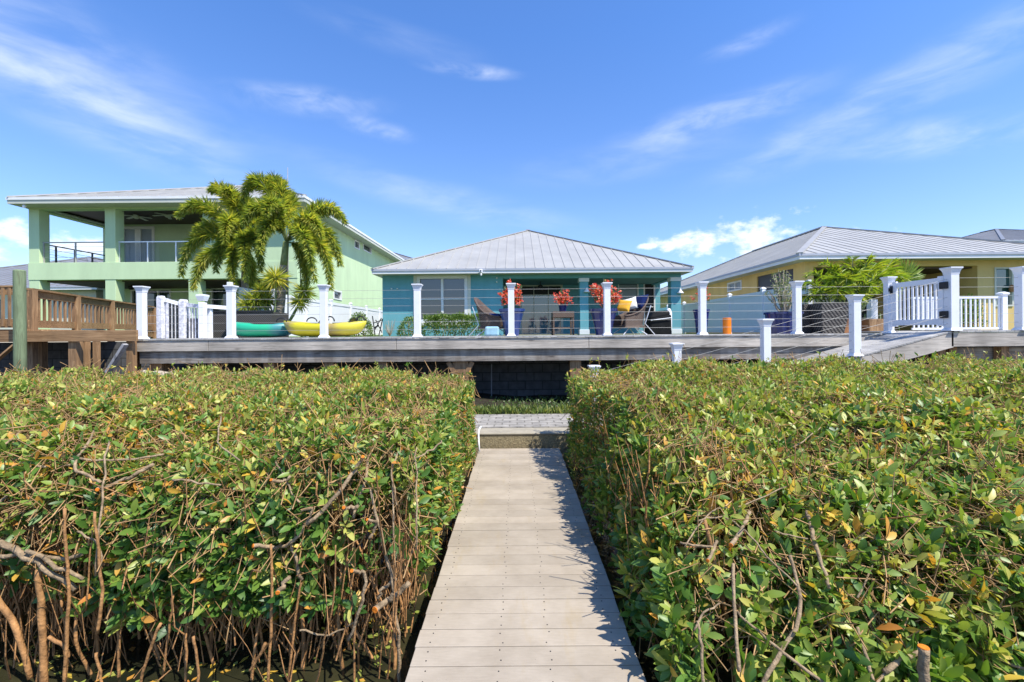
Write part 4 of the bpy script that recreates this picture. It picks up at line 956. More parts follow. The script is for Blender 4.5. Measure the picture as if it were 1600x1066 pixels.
k1 = kayak('green and blue plastic kayak on the grey deck beside the yellow one', P(412, 520, 10.9).x, 10.9, 1.55, R(10), M['kayakgreen'])
k2 = kayak('long yellow and brown kayak on the grey deck', P(506, 520, 10.55).x, 10.6, 1.98, R(-4), M['kayakyellow']); kayak_kit(k2, 1.98, (-.12, .24))
# ---------------------------------------------------------------- pots and patio furniture
def pot(name, label, px, y, pyt, wpx, mat, base=.6, flute=0, nf=0, group=None, z0=DECK, rim=True, square=False):
    x = PXx(px, y); zt = P(px, pyt, y).z; r = wpx * y / F / 2; h = zt - z0
    p = thing(name, label, 'pot', (x, y, z0), 0, group)
    if square: MB().sqlathe([(r * base, 0), (r, h), (r * .86, h), (r * .86, h - .06)], (x, y, z0)).build('body', mat, p, bevel=.01)
    else:
        prof = [(r * base, 0), (r * (base * .6 + .4 * .93), h * .45), (r * .93, h * .90)] + ([(r, h * .905), (r, h), (r * .88, h), (r * .85, h * .93)] if rim else [(r * .93, h), (r * .85, h), (r * .84, h * .92)])
        MB().lathe(prof, (x, y, z0), 36, flute, nf).build('body', mat, p, smooth=True).modifiers.new('e', 'EDGE_SPLIT').split_angle = R(40)
    MB().lathe([(r * .84, h * .88), (r * .84, h * .90)], (x, y, z0), 20).build('soil', M['soil'], p)
    return Vector((x, y, zt))
def bloom(name, label, c, rx, rz, nstem, nflow, nleaf, cat='plant', mat=None, leafmat=None, fs=.045, up=.5, seed=1):
    """bushy potted plant: woody stems, leaves and flower heads"""
    rg = np.random.default_rng(seed); t = thing(name, label, cat, tuple(c)); cc = np.array(c)
    a, b, r0, r1 = [], [], [], []
    tips = []
    for k in range(nstem):
        th = rg.uniform(0, 2 * math.pi); el_ = rg.uniform(.25, 1.5); d = np.array([math.cos(th) * math.cos(el_), math.sin(th) * math.cos(el_), math.sin(el_)]); ln = rg.uniform(.6, 1.0)
        e1 = cc + np.array([d[0] * rx * .35, d[1] * rx * .35, rz * (up * .7 + .3 * d[2])]) * ln; e2 = cc + np.array([d[0] * rx, d[1] * rx, rz * (up + (2 - up) * .9 * d[2])]) * ln
        a += [cc, e1]; b += [e1, e2]; r0 += [.012, .009]; r1 += [.009, .005]; tips.append((e1, e2))
    sticks_mesh('stem', a, b, r0, r1, M['succulent'], t)
    T_ = rg.integers(0, nstem, nleaf); s = rg.uniform(.1, 1.0, nleaf)[:, None]
    E1 = np.array([tips[i][0] for i in T_]); E2 = np.array([tips[i][1] for i in T_]); p = E1 + (E2 - E1) * s + rg.normal(0, .03, (nleaf, 3))
    d = unit(rg.normal(0, 1, (nleaf, 3)) + np.array([0, 0, .6])); leaf_mesh('leaves', p, d, rg.normal(0, 1, (nleaf, 3)) + np.array([0, 0, 1.2]), rg.uniform(.05, .10, nleaf), rg.uniform(.018, .035, nleaf), rg.uniform(0, 1, nleaf), leafmat or M['shrubleaf'], t, hi=False)
    if nflow:
        nh = nflow // 5; I = rg.integers(0, nstem, nh); hp = np.array([tips[i][1] for i in I]) + rg.normal(0, .05, (nh, 3))
        hp -= (np.array([tips[i][1] - tips[i][0] for i in I])) * rg.uniform(0, .55, nh)[:, None]
        pos = np.repeat(hp, 6, 0) + rg.normal(0, .006, (nh * 6, 3)); d = unit(rg.normal(0, 1, (nh * 6, 3)) + np.array([0, -.5, .4]))
        leaf_mesh('flowers', pos, d, rg.normal(0, .5, (nh * 6, 3)) + np.array([0, -.6, 1]), np.full(nh * 6, fs), np.full(nh * 6, fs * .75), rg.uniform(0, 1, nh * 6), mat or M['flower'], t, hi=False)
    return t
yA = 10.9
c = pot('flower_pot', 'large blue glazed pot behind the middle post, left of porch', 800, yA, 483, 41, M['blueglaze'], .52, group='large blue pots')
bloom('flowering_plant', 'bushy red flowering plant in the large blue pot left of the porch table', (c.x, c.y, c.z - .05), .34, .36, 40, 1150, 480, fs=.05, seed=4)
c = pot('flower_pot', 'large blue glazed pot beside the wicker chair on the right', 943, yA, 483, 44, M['navy'], .55, group='large blue pots')
bloom('flowering_plant', 'tallest red flowering plant, rising from the pot next to the yellow cushion', (c.x, c.y, c.z - .05), .50, .42, 46, 1150, 560, fs=.05, up=.45, seed=9)
# wicker table with small pot
tx, ty = PXx(879, 11.6), 11.6
tb = thing('wicker_table', 'square brown wicker side table carrying a small blue flower pot', 'table', (tx, ty, DECK))
hw = 16.5 * ty / F; zt = P(879, 487.5, ty).z
MB().box(tx - hw, tx + hw, ty - hw, ty + hw, zt - .155, zt).build('top', M['wicker'], tb, bevel=.012)
for sx in (-1, 1):
    for sy in (-1, 1): MB().box(tx + sx * (hw - .025) - .02, tx + sx * (hw - .025) + .02, ty + sy * (hw - .025) - .02, ty + sy * (hw - .025) + .02, DECK, zt - .156).build('leg', M['wicker'], tb)
MB().box(tx - hw + .05, tx + hw - .05, ty - hw + .05, ty + hw - .05, zt - .43, zt - .39).build('shelf', M['wicker'], tb)
c = pot('flower_pot', 'small cobalt blue pot standing on the wicker table', 879.5, ty, 477.5, 14, M['navy'], .75, z0=zt)
bloom('flowering_plant', 'little red flowering plant on the wicker table', (c.x, c.y, c.z - .02), .25, .19, 22, 620, 140, fs=.045, up=.4, seed=13)
# wicker lounge chairs
def chair(label, x, y, rz, s=1.0):
    k = thing('wicker_chair', label, 'chair', (x, y, DECK), rz, 'wicker lounge chairs')
    # shell: U in plan, open towards +X; the back leans outwards
    mb = MB(); n = 28; th = .035
    def ring(i):
        u = i / n; t = math.pi * (.5 + u)               # from left arm round the back to the right arm
        armlen = .34; lx, ly = .36 * math.cos(t), .36 * math.sin(t)
        if u < .18: lx, ly = armlen * (1 - u / .18) + .36 * math.cos(math.pi * .5 + 0) * 0, .36
        elif u > .82: lx, ly = armlen * ((u - .82) / .18), -.36
        else:
            t = math.pi * (.5 + (u - .18) / .64); lx, ly = .36 * math.cos(t), .36 * math.sin(t)
        bk = math.exp(-((u - .5) / .20) ** 2)
        topz = .56 + .46 * bk + .05 * math.cos((u - .5) * 6) ; lean = .10 + .24 * bk
        return (lx, ly, lean, topz)
    nz = 6
    for off, flip in ((0, 0), (th, 1)):
        base = len(mb.v)
        for i in range(n + 1):
            lx, ly, lean, topz = ring(i); rl_ = math.hypot(lx, ly) or 1
            for j in range(nz + 1):
                v = j / nz; z = .20 + (topz - .20) * v; g = 1 + lean * (v ** 1.5) * (.36 / rl_ if lx > 0 else 1)
                ix, iy = lx, ly * (1 if lx > 0 else g)
                if lx <= 0: ix = lx * (1 + lean * 1.5 * v ** 1.5)
                sh = 1 - off / .36
                mb.v.append((s * ix * sh, s * iy * sh, s * z))
        for i in range(n):
            for j in range(nz):
                a = base + i * (nz + 1) + j; q = (a, a + nz + 1, a + nz + 2, a + 1); mb.f.append(q[::-1] if flip else q); mb.m.append(0)
    m1 = (n + 1) * (nz + 1)
    for i in range(n):
        for j in (0, nz):
            a = i * (nz + 1) + j; mb.f.append((a, a + nz + 1, m1 + a + nz + 1, m1 + a)); mb.m.append(0)
    for i in (0, n):
        for j in range(nz): a = i * (nz + 1) + j; mb.f.append((a, a + 1, m1 + a + 1, m1 + a)); mb.m.append(0)
    mb.build('shell', M['wicker'], k, world=False, smooth=True)
    mb = MB(); rim = [ring(i) for i in range(n + 1)]
    pts = [(s * (lx * (1 + lean * 1.5) if lx <= 0 else lx), s * ly * ((1 + lean) if lx <= 0 else 1), s * tz) for lx, ly, lean, tz in rim]
    mb.tube(pts, .024 * s, 8).build('rim', M['wicker'], k, world=False, smooth=True)
    MB().box(-.33 * s, .34 * s, -.325 * s, .325 * s, .19 * s, .25 * s).build('seat', M['wicker'], k, world=False, bevel=.01)
    for sx in (-1, 1):
        for sy in (-1, 1): MB().tube([(sx * .12 * s, sy * .2 * s, .19 * s), (sx * .36 * s, sy * .33 * s, 0)], .012, 8).build('leg', M['alu'], k, world=False)
    for sy in (-1, 1): MB().tube([(-.50 * s, sy * .30 * s, .80 * s), (-.30 * s, sy * .33 * s, .30 * s), (-.58 * s, sy * .36 * s, 0)], .011, 8).build('stand_bar', M['alu'], k, world=False)
    return k
ch1 = chair('brown wicker lounge chair with tall back turned toward the left window', PXx(771, 11.4), 11.4, R(-18), .90)
ch2 = chair('brown wicker lounge chair holding yellow and navy cushions', PXx(983, 11.35), 11.35, R(180 + 16), .90)
def cushion(name, label, p, sx, sy, sz, rot, mat):
    mb = MB(); n = 14
    for iz in (0, 1):
        pass
    nv = 11; idx = {}
    for sgn in (1, -1):
        for i in range(nv):
            for j in range(nv):
                u, v = -1 + 2 * i / (nv - 1), -1 + 2 * j / (nv - 1); hgt = max(0, (1 - u ** 4) * (1 - v ** 4)) ** .5
                pin = 1 - .08 * (abs(u) * abs(v)) ** 3 - .07 * (1 - max(abs(u), abs(v)) ** 0) ; idx[sgn, i, j] = len(mb.v); mb.v.append((u * sx * (1 - .10 * (1 - v * v) * abs(u) ** 3), v * sy * (1 - .10 * (1 - u * u) * abs(v) ** 3), sgn * hgt * sz))
        for i in range(nv - 1):
            for j in range(nv - 1):
                q = (idx[sgn, i, j], idx[sgn, i + 1, j], idx[sgn, i + 1, j + 1], idx[sgn, i, j + 1]); mb.f.append(q if sgn > 0 else q[::-1]); mb.m.append(0)
    o = mb.build(name, mat, smooth=True); o.location = p; o.rotation_euler = rot; tag(o, label, 'cushion'); return o
cushion('cushion', 'navy back cushion leaning in the right wicker chair', P(1000, 472, 11.35), .20, .24, .07, (0, R(-62), R(16)), M['navycloth'])
cushion('cushion', 'yellow cushion lying in the right wicker chair', P(975, 478, 11.2), .17, .17, .07, (R(60), R(8), R(-30)), M['yellowcloth'])
cushion('cushion', 'white cushion tucked between the yellow and navy cushions', P(985, 475, 11.36), .17, .17, .06, (R(65), R(-14), R(-20)), M['whitecloth'])
cushion('cushion', 'navy seat cushion in the left wicker chair', P(771, 494, 11.35), .26, .26, .06, (0, 0, R(-18)), M['navycloth'])
o = MB().box(-.16, .16, -.12, .12, 0, .22).build('cooler_bag', M['bluecloth'], world=False, bevel=.04); o.location = P(769, 522, 10.6) ; o.location.z = DECK; tag(o, 'pale blue cloth bag on the deck under the left wicker chair', 'bag')
# covered grill
gq = P(1028, 520, 12.0)
g = thing('covered_grill', 'black covered barbecue grill beside the right porch column', 'grill', (gq.x, gq.y, YARD))
hw = 17 * 12 / F; zt = P(1028, 485.5, 12).z
mb = MB(); mb.hexa([(gq.x - hw, 11.75, YARD), (gq.x + hw, 11.75, YARD), (gq.x + hw, 12.3, YARD), (gq.x - hw, 12.3, YARD), (gq.x - hw, 11.75, zt - .22), (gq.x + hw, 11.75, zt - .10), (gq.x + hw, 12.3, zt - .10), (gq.x - hw, 12.3, zt - .22)]); mb.build('body', surf('grill_cover', (.016, .017, .018), .85, .4, 5, .4, 14, .1), g, bevel=.05)
MB().hexa([(gq.x - hw + .015, 11.77, zt - .22), (gq.x + hw - .015, 11.77, zt - .11), (gq.x + hw - .015, 12.28, zt - .11), (gq.x - hw + .015, 12.28, zt - .22), (gq.x - hw + .14, 11.86, zt - .02), (gq.x + hw - .03, 11.84, zt), (gq.x + hw - .03, 12.2, zt), (gq.x - hw + .14, 12.2, zt - .02)]).build('lid', bpy.data.materials['grill_cover'], g, bevel=.04)
MB().tube([(gq.x - hw + .02, 11.72, zt - .26), (gq.x + hw - .02, 11.72, zt - .20)], .012, 8).build('handle', M['alu'], g)
q = P(1045, 500, 12.4); t = thing('gas_bottle', 'slim white gas bottle between the grill and the porch column', 'gas bottle', (q.x, q.y, YARD))
MB().lathe([(.07, .12), (.085, .16), (.085, .62), (.05, .72), (.03, .74)], (q.x, q.y, YARD), 14).build('tank', M['white'], t, smooth=True); MB().lathe([(.075, 0), (.075, .12)], (q.x, q.y, YARD), 14).build('foot', M['black'], t)
# items right of the porch
c = pot('flower_pot', 'tall slender navy pot in front of the white fence', 1096, 11.2, 484, 25, M['navy'], .62)
bloom('flowering_plant', 'sparse spindly plant with a few red blooms in the tall navy pot', (c.x, c.y, c.z - .05), .22, .36, 9, 130, 60, fs=.055, up=.6, leafmat=M['palebloom'], seed=21)
q = P(1136, 521, 11.0); r_ = 6.2 * 11 / F; o = MB().lathe([(r_, 0), (r_, .385), (r_ * .93, .392), (r_ * .9, .35)], (q.x, q.y, DECK), 24).build('bucket', M['orange'], smooth=False, loc=(q.x, q.y, DECK)); tag(o, 'bright orange cylinder standing on the deck', 'bucket')
c = pot('flower_pot', 'wide fluted navy pot behind the second post from the gate', 1224, 10.5, 488, 53, M['navy'], .86, .035, 18)
bl = bloom('potted_shrub', 'pale grey stemmed shrub with white blooms in the fluted navy pot', (c.x, c.y, c.z - .04), .40, .60, 36, 60, 520, mat=M['palebloom'], leafmat=M['palebloom'], fs=.05, up=.35, seed=31)
mb = MB(); rr = random.Random(8)
for k in range(9):
    th = rr.uniform(0, 6.28); d = Vector((math.cos(th), math.sin(th) * .7, 0)); p0 = c + Vector((0, 0, -.06)) + d * .03; mb.tube([p0, c + d * .15 + Vector((0, 0, .10)), c + d * .22 + Vector((rr.uniform(-.04, .04), 0, .32)), c + d * .30 + Vector((rr.uniform(-.05, .05), 0, .50))], [.028, .02, .016, .010], 7)
mb.build('branch', M['succulent'], bl, smooth=True)
c1 = pot('planter', 'plain charcoal planter at the left foot of the areca palms', 1262, 10.9, 476, 32, M['wickerdark'], .85, square=True)
c2 = pot('planter', 'woven dark rattan planter below the areca palms', 1291, 10.55, 475, 46, M['wickerweave'], .72, square=True)
c3 = pot('planter', 'low terracotta planter half hidden by the ramp post', 1322, 10.9, 497.5, 26, M['terra'], .8, square=True)
c4 = pot('planter', 'brown timber planter between the ramp post and the gate', 1362, 10.9, 499, 36, M['brownpost'], .9, square=True)
# ---------------------------------------------------------------- palms
def frond(root, p0, p1, p2, nst, per, ln, wd, name='frond', mat=None, plume=True, seed=0, droop=.25, lo=.2, yellow=.5):
    """one frond: quadratic rachis p0-p1-p2 with leaflets"""
    rg = np.random.default_rng(seed); p0, p1, p2 = (np.array(p) for p in (p0, p1, p2))
    t = np.linspace(0, 1, 12)[:, None]; C_ = p0 * (1 - t) ** 2 + 2 * p1 * t * (1 - t) + p2 * t * t
    o = MB().tube([tuple(x) for x in C_], list(np.linspace(.022, .005, 12)), 6).build(name, M['crownshaft'], root, smooth=True)
    s = np.repeat(np.linspace(lo, .995, nst), per); n = len(s); s_ = s[:, None]
    pos = p0 * (1 - s_) ** 2 + 2 * p1 * s_ * (1 - s_) + p2 * s_ * s_; tg = unit(2 * (p1 - p0) * (1 - s_) + 2 * (p2 - p1) * s_)
    upv = np.array([[0., 0, 1]]); sd = unit(np.cross(tg, upv + 1e-3)); un = np.cross(sd, tg)
    if plume: th = rg.uniform(0, 2 * math.pi, n)
    else: th = np.where(np.arange(n) % 2 == 0, rg.normal(.25, .2, n), math.pi - rg.normal(.25, .2, n))
    th = th[:, None]; rad = sd * np.cos(th) + un * np.sin(th)
    fw = (.55 if plume else .7); d = unit(rad + tg * (fw + rg.normal(0, .15, n))[:, None] - upv * droop)
    prof = np.clip(np.minimum(.35 + 2.2 * (s - lo), 1.15 - .75 * s ** 2), .2, 1)
    leaf_mesh('leaflets', pos, d, np.cross(d, np.cross(upv, d)) + .3 * rg.normal(0, 1, (n, 3)), ln * prof * rg.uniform(.8, 1.15, n), wd * rg.uniform(.8, 1.2, n), np.clip(rg.normal(yellow, .22, n), 0, 1), mat or M['palmleaf'], o, hi=False, curl=.22, shape=.4)
    return o
def palm(label, base, crown, mid, fronds, rb, rt, seed, yellow):
    p = thing('foxtail_palm', label, 'palm tree', tuple(base)); n = 14
    pts = []; rad = []
    for i in range(n + 1):
        t = i / n; q = Vector(base) * (1 - t) ** 2 + Vector(mid) * 2 * t * (1 - t) + Vector(crown) * t * t; pts.append(q); rad.append((rb * (1 - t) + rt * t) * (1 + .04 * (i % 2)) * (1 + .25 * max(0, .12 - t) / .12))
    cut = int(n * .72)
    MB().tube(pts[:cut + 1], rad[:cut + 1], 12).build('trunk', M['trunk'], p, smooth=True); MB().tube(pts[cut:], [r * .95 for r in rad[cut:]], 12).build('crownshaft', M['crownshaft'], p, smooth=True)
    for k, (tip, ctl, dy) in enumerate(fronds):
        Yc = crown.y; tipw = P(tip[0], tip[1], Yc + dy); cw_ = P(ctl[0], ctl[1], Yc + dy * .6)
        frond(p, crown, cw_, tipw, 86, 11, .37, .029, seed=seed + k, lo=.12, droop=.05, yellow=yellow + .12 * ((k * 37 % 7) / 7 - .5))
    return p
cA = P(384, 392, 14.4); bA = P(392, 505, 14.4); bA.z = YARD
palm('left foxtail palm with drooping plume fronds in front of green house', bA, cA, P(378, 450, 14.4), [((277, 338), (322, 282), -.3), ((283, 432), (296, 326), .2), ((302, 452), (312, 372), -.6), ((328, 300), (352, 262), .4), ((408, 425), (402, 322), -.9), ((368, 462), (352, 360), -1.0), ((425, 350), (410, 300), .9), ((338, 425), (342, 345), -.5), ((380, 330), (392, 280), .6), ((395, 470), (392, 400), .9), ((352, 380), (350, 300), -1.0), ((385, 440), (378, 330), -1.3), ((300, 385), (320, 318), .6), ((348, 305), (364, 272), -.6), ((362, 430), (368, 345), .4)], .13, .075, 100, .56)
bB = P(431, 507, 13.4); bB.z = YARD; cB = P(447, 378, 13.6)
palm('right foxtail palm leaning from its thick pale trunk beside the kayaks', bB, cB, P(441, 440, 13.5), [((378, 318), (404, 222), .3), ((425, 300), (425, 240), .5), ((540, 348), (503, 288), .2), ((517, 452), (513, 345), -.2), ((492, 440), (476, 318), -1.0), ((478, 452), (484, 380), .9), ((442, 312), (462, 286), 1.0), ((380, 350), (410, 285), -.5), ((520, 400), (490, 320), .9), ((405, 395), (420, 310), -.9), ((502, 372), (482, 305), -.6), ((415, 335), (428, 280), -1.0), ((532, 415), (514, 322), .4), ((432, 290), (440, 268), .2)], .17, .085, 200, .54)
# yellow sago-like rosettes at the foot of the palms
yp_ = thing('yellow_palm', 'low yellow green palm clump with spiky heads below the tall palms', 'palm', tuple(P(425, 520, 12.9)))
for k, (px, py, rad_) in enumerate(((431, 436, 25), (400, 470, 24), (416, 470, 20), (468, 472, 18), (476, 458, 20), (408, 455, 18), (386, 478, 18))):
    h = P(px, py, 12.9 + .15 * (k % 3)); rg = np.random.default_rng(50 + k); n = 150
    MB().tube([Vector((P(428, 500, 12.9).x + .05 * (k - 3), h.y, YARD)), (h.x * .6 + P(428, 500, 12.9).x * .4, h.y, (h.z + YARD) / 2), h], [.03, .025, .018], 7).build('stem', M['crownshaft'], yp_, smooth=True)
    d = unit(rg.normal(0, 1, (n, 3)) + np.array([0, 0, .25])); ln = np.full(n, rad_ * 12.9 / F) * rg.uniform(.7, 1.15, n)
    leaf_mesh('head', np.tile(np.array(h), (n, 1)) + d * .03, d, rg.normal(0, .6, (n, 3)) + np.array([0, 0, 1]), ln, np.full(n, .03), np.clip(rg.normal(.72 if k == 0 else .55, .2, n), 0, 1), M['palmleaf'], yp_, hi=False, curl=.3, shape=.4)
o = MB().tube([P(450, 520, 14.9), P(450, 392, 14.9), P(449.5, 262, 14.9)], [.022, .018, .010], 8).build('flagpole', M['greyboard'], smooth=True, loc=tuple(P(450, 520, 14.9))); tag(o, 'thin bare pole rising above the right palm', 'pole')
# areca palms by the gate
ar = thing('areca_palm', 'bushy yellow green areca palm spreading behind the ramp posts', 'palm', (c2.x + .5, 11.0, DECK))
rg = np.random.default_rng(77); rr = random.Random(12)
for k, (tip, ctl, dy) in enumerate((((1252, 452), (1275, 420), 0), ((1262, 430), (1290, 412), .3), ((1255, 475), (1268, 440), -.2), ((1285, 412), (1310, 405), .4), ((1300, 440), (1312, 415), -.3), ((1330, 402), (1338, 420), .3), ((1300, 425), (1320, 400), .2), ((1360, 402), (1352, 410), -.1), ((1375, 415), (1365, 395), .3), ((1400, 425), (1378, 400), .4), ((1395, 405), (1385, 420), .5), ((1415, 440), (1392, 405), .1), ((1385, 440), (1370, 410), -.4), ((1345, 430), (1340, 405), -.4), ((1322, 445), (1325, 410), -.5), ((1362, 455), (1358, 420), -.5), ((1272, 468), (1282, 430), -.3), ((1400, 465), (1385, 425), -.2), ((1308, 465), (1310, 430), -.5), ((1340, 470), (1340, 440), -.5))):
    bx_ = 1318 + (tip[0] - 1325) * .28; b0 = P(bx_, 492, 11.1 + dy * .4); frond(ar, b0, P(ctl[0], ctl[1], 11.1 + dy * .7), P(tip[0], tip[1], 11.1 + dy), 44, 2, .42, .032, mat=M['arecaleaf'], plume=False, seed=300 + k, droop=.15, lo=.22, yellow=.5)
for k in range(7):
    a = P(1290 + 14 * k, 490, 11.1); MB().tube([(a.x, 11.1 + .1 * (k % 3), DECK + .0), (a.x + .02, 11.1 + .1 * (k % 3), a.z)], .02, 7).build('stem', M['crownshaft'], ar, smooth=True)
fp = thing('fan_palm', 'small fan palm with one open fan of leaf behind the gate', 'palm', tuple(P(1420, 520, 11.6)))
h = P(1412, 437, 11.6); rg = np.random.default_rng(5); n = 30; th = np.linspace(-.25, 1.9, n); d = np.stack([np.cos(th), rg.normal(-.15, .1, n), np.sin(th)], 1)
MB().tube([P(1405, 522, 11.6), P(1404, 475, 11.6), h], .012, 7).build('stalk', M['crownshaft'], fp); leaf_mesh('fan', np.tile(np.array(h), (n, 1)), d, np.tile([[0, -1., .3]], (n, 1)), np.full(n, .55), np.full(n, .05), rg.uniform(.2, .8, n), M['arecaleaf'], fp, hi=False, curl=.12)
# ---------------------------------------------------------------- shrubs
def shrub(label, cx, cy, rx, ry, z1, n, mat=M['shrubleaf'], name='shrub', box=False, z0=YARD, lnr=(.045, .08), seed=3):
    t = thing(name, label, 'shrub', (cx, cy, z0)); rg = np.random.default_rng(seed); u = unit(rg.normal(0, 1, (n, 3))); u[:, 2] = np.abs(u[:, 2]) * 1.0
    r = rg.uniform(.62, 1.0, n) ** .5
    bumps = 1 + .10 * np.sin(u[:, 0] * 9 * rx + seed) * np.cos(u[:, 2] * 5)
    if box:
        u = rg.uniform(-1, 1, (n, 3)); u[:, 2] = rg.uniform(0, 1, n) ** .6; f = rg.integers(0, 4, n); u[f == 0, 2] = rg.uniform(.86, 1, (f == 0).sum()); u[f == 1, 1] = -rg.uniform(.8, 1, (f == 1).sum()); r = 1 + .05 * np.sin(u[:, 0] * 11) - .10 * np.abs(u[:, 0]) ** 6
    p = np.stack([cx + u[:, 0] * rx * r, cy + u[:, 1] * ry * r, z0 + u[:, 2] * (z1 - z0) * r * bumps], 1)
    leaf_mesh('foliage', p, unit(u + rg.normal(0, .6, (n, 3)) + np.array([0, 0, .4])), u + rg.normal(0, .4, (n, 3)), rg.uniform(*lnr, n), rg.uniform(.025, .045, n), np.clip(rg.normal(.45, .25, n), 0, 1), mat, t, hi=False)
    k = max(6, int(rx * 14)); a = np.stack([rg.uniform(cx - rx * .7, cx + rx * .7, k), rg.uniform(cy - ry * .4, cy + ry * .4, k), np.full(k, z0)], 1); sticks_mesh('stems', a, a + np.stack([rg.normal(0, .15, k), rg.normal(0, .1, k), np.full(k, (z1 - z0) * .8)], 1), np.full(k, .014), np.full(k, .006), M['twig'], t)
    return t
yb = 16.6
shrub('clipped green hedge below the teal house window', (PXx(664, yb) + PXx(762, yb)) / 2, yb, (PXx(762, yb) - PXx(664, yb)) / 2, .45, P(720, 493.5, yb).z, 6800, name='clipped_hedge', box=True, seed=4)
shrub('small green shrub at the left corner of the teal house', PXx(640, yb), yb + .2, (PXx(664, yb) - PXx(620, yb)) / 2, .4, P(640, 494, yb).z, 1300, seed=5)
shrub('round green bush beyond the right end of the yellow kayak', PXx(562, 15), 15, .42, .4, P(562, 488, 15).z, 1500, seed=6)
o = thing('bare_plant', 'thin bare twiggy plant against the teal wall', 'plant', tuple(P(609, 520, 18.6))); q = P(609, 521, 18.6); q.z = YARD
rg = np.random.default_rng(6); k = 26; th = rg.uniform(0, 6.28, k); sticks_mesh('stems', np.tile(np.array(q), (k, 1)), np.array(q) + np.stack([np.cos(th) * .22, np.sin(th) * .2, rg.uniform(.3, .72, k)], 1), np.full(k, .010), np.full(k, .005), M['succulent'], o)
# black folding rack by the corner of the house
fq = thing('folding_chair', 'black folded metal chair leaning beside the teal house corner', 'chair', tuple(P(588, 522, 17)))
for (a, b, c_) in (((582, 494), (586, 524), .02), ((584, 505), (597, 500), .018), ((586, 515), (596, 497), .018), ((587, 500), (597, 520), .018), ((592, 524), (598, 498), .02), ((585, 512), (592, 509), .03)):
    MB().bar(P(*a, 17), P(*b, 17), .03, c_ * 1.6).build('tube', M['black'], fq)
# balustrade on the neighbour's side, right
yy = 10.9; wr3 = thing('white_balustrade', 'low white balustrade with thin spindles behind the landing on the right', 'railing', (P(1530, 520, yy).x, yy, DECK))
a, b = PXx(1490, yy), PXx(1563, yy); zt = P(1530, 465, yy).z
MB().bar((a - 1.0, yy, zt), (b, yy, zt), .05, .05).build('top_rail', M['white'], wr3); MB().bar((a - 1.0, yy, DECK + .09), (b, yy, DECK + .09), .04, .05).build('bottom_rail', M['white'], wr3)
for k in range(19): x = a - .95 + (b - a + .92) * k / 18; MB().box(x - .014, x + .014, yy - .014, yy + .014, DECK + .115, zt - .026).build('spindle', M['white'], wr3)
MB().sqlathe([(.06, 0), (.06, zt + .04 - DECK), (.085, zt + .07 - DECK), (.085, zt + .10 - DECK), (.03, zt + .13 - DECK)], (PXx(1567, yy), yy, DECK)).build('post', M['white'], wr3)
MB().sqlathe([(.08, 0), (.08, zt + .02 - DECK)], (PXx(1363, yy + .8), yy + .8, DECK)).build('post', M['white'], wr3)
sh = shrub('dark leafy potted plant with a pink bloom behind the low balustrade', PXx(1512, 12.2), 12.2, .35, .3, P(1512, 462, 12.2).z, 420, z0=YARD, seed=17, lnr=(.08, .16))
# ================================================================== MANGROVE HEDGES
def prof_at(prof, s):
    """point and outward normal at arc fraction s of a (y, z) profile running from the back top to the front foot"""
    p = np.array(prof, float); seg = np.linalg.norm(np.diff(p, axis=0), axis=1); cum = np.concatenate([[0], np.cumsum(seg)]); t = np.asarray(s) * cum[-1]
    i = np.clip(np.searchsorted(cum, t, 'right') - 1, 0, len(seg) - 1); f = ((t - cum[i]) / seg[i])[:, None]
    q = p[i] * (1 - f) + p[i + 1] * f; d = (p[i + 1] - p[i]) / seg[i][:, None]; nrm = np.stack([d[:, 1], -d[:, 0]], 1)
    return q[:, 0], q[:, 1], nrm, cum[-1]
def lean(y, z): return .22 * np.clip((5.9 - y) / 1.3, 0, 1) * np.clip((z - .15) / .7, 0, 1)
def lump(x, y): return 1.25 * (.0 +  .045 * np.sin(x * 3.1 + 1.7 * np.sin(y * 1.3)) + .035 * np.sin(y * 4.3 + x * 1.9) + .03 * np.sin(x * 7.7 - y * 5.1))
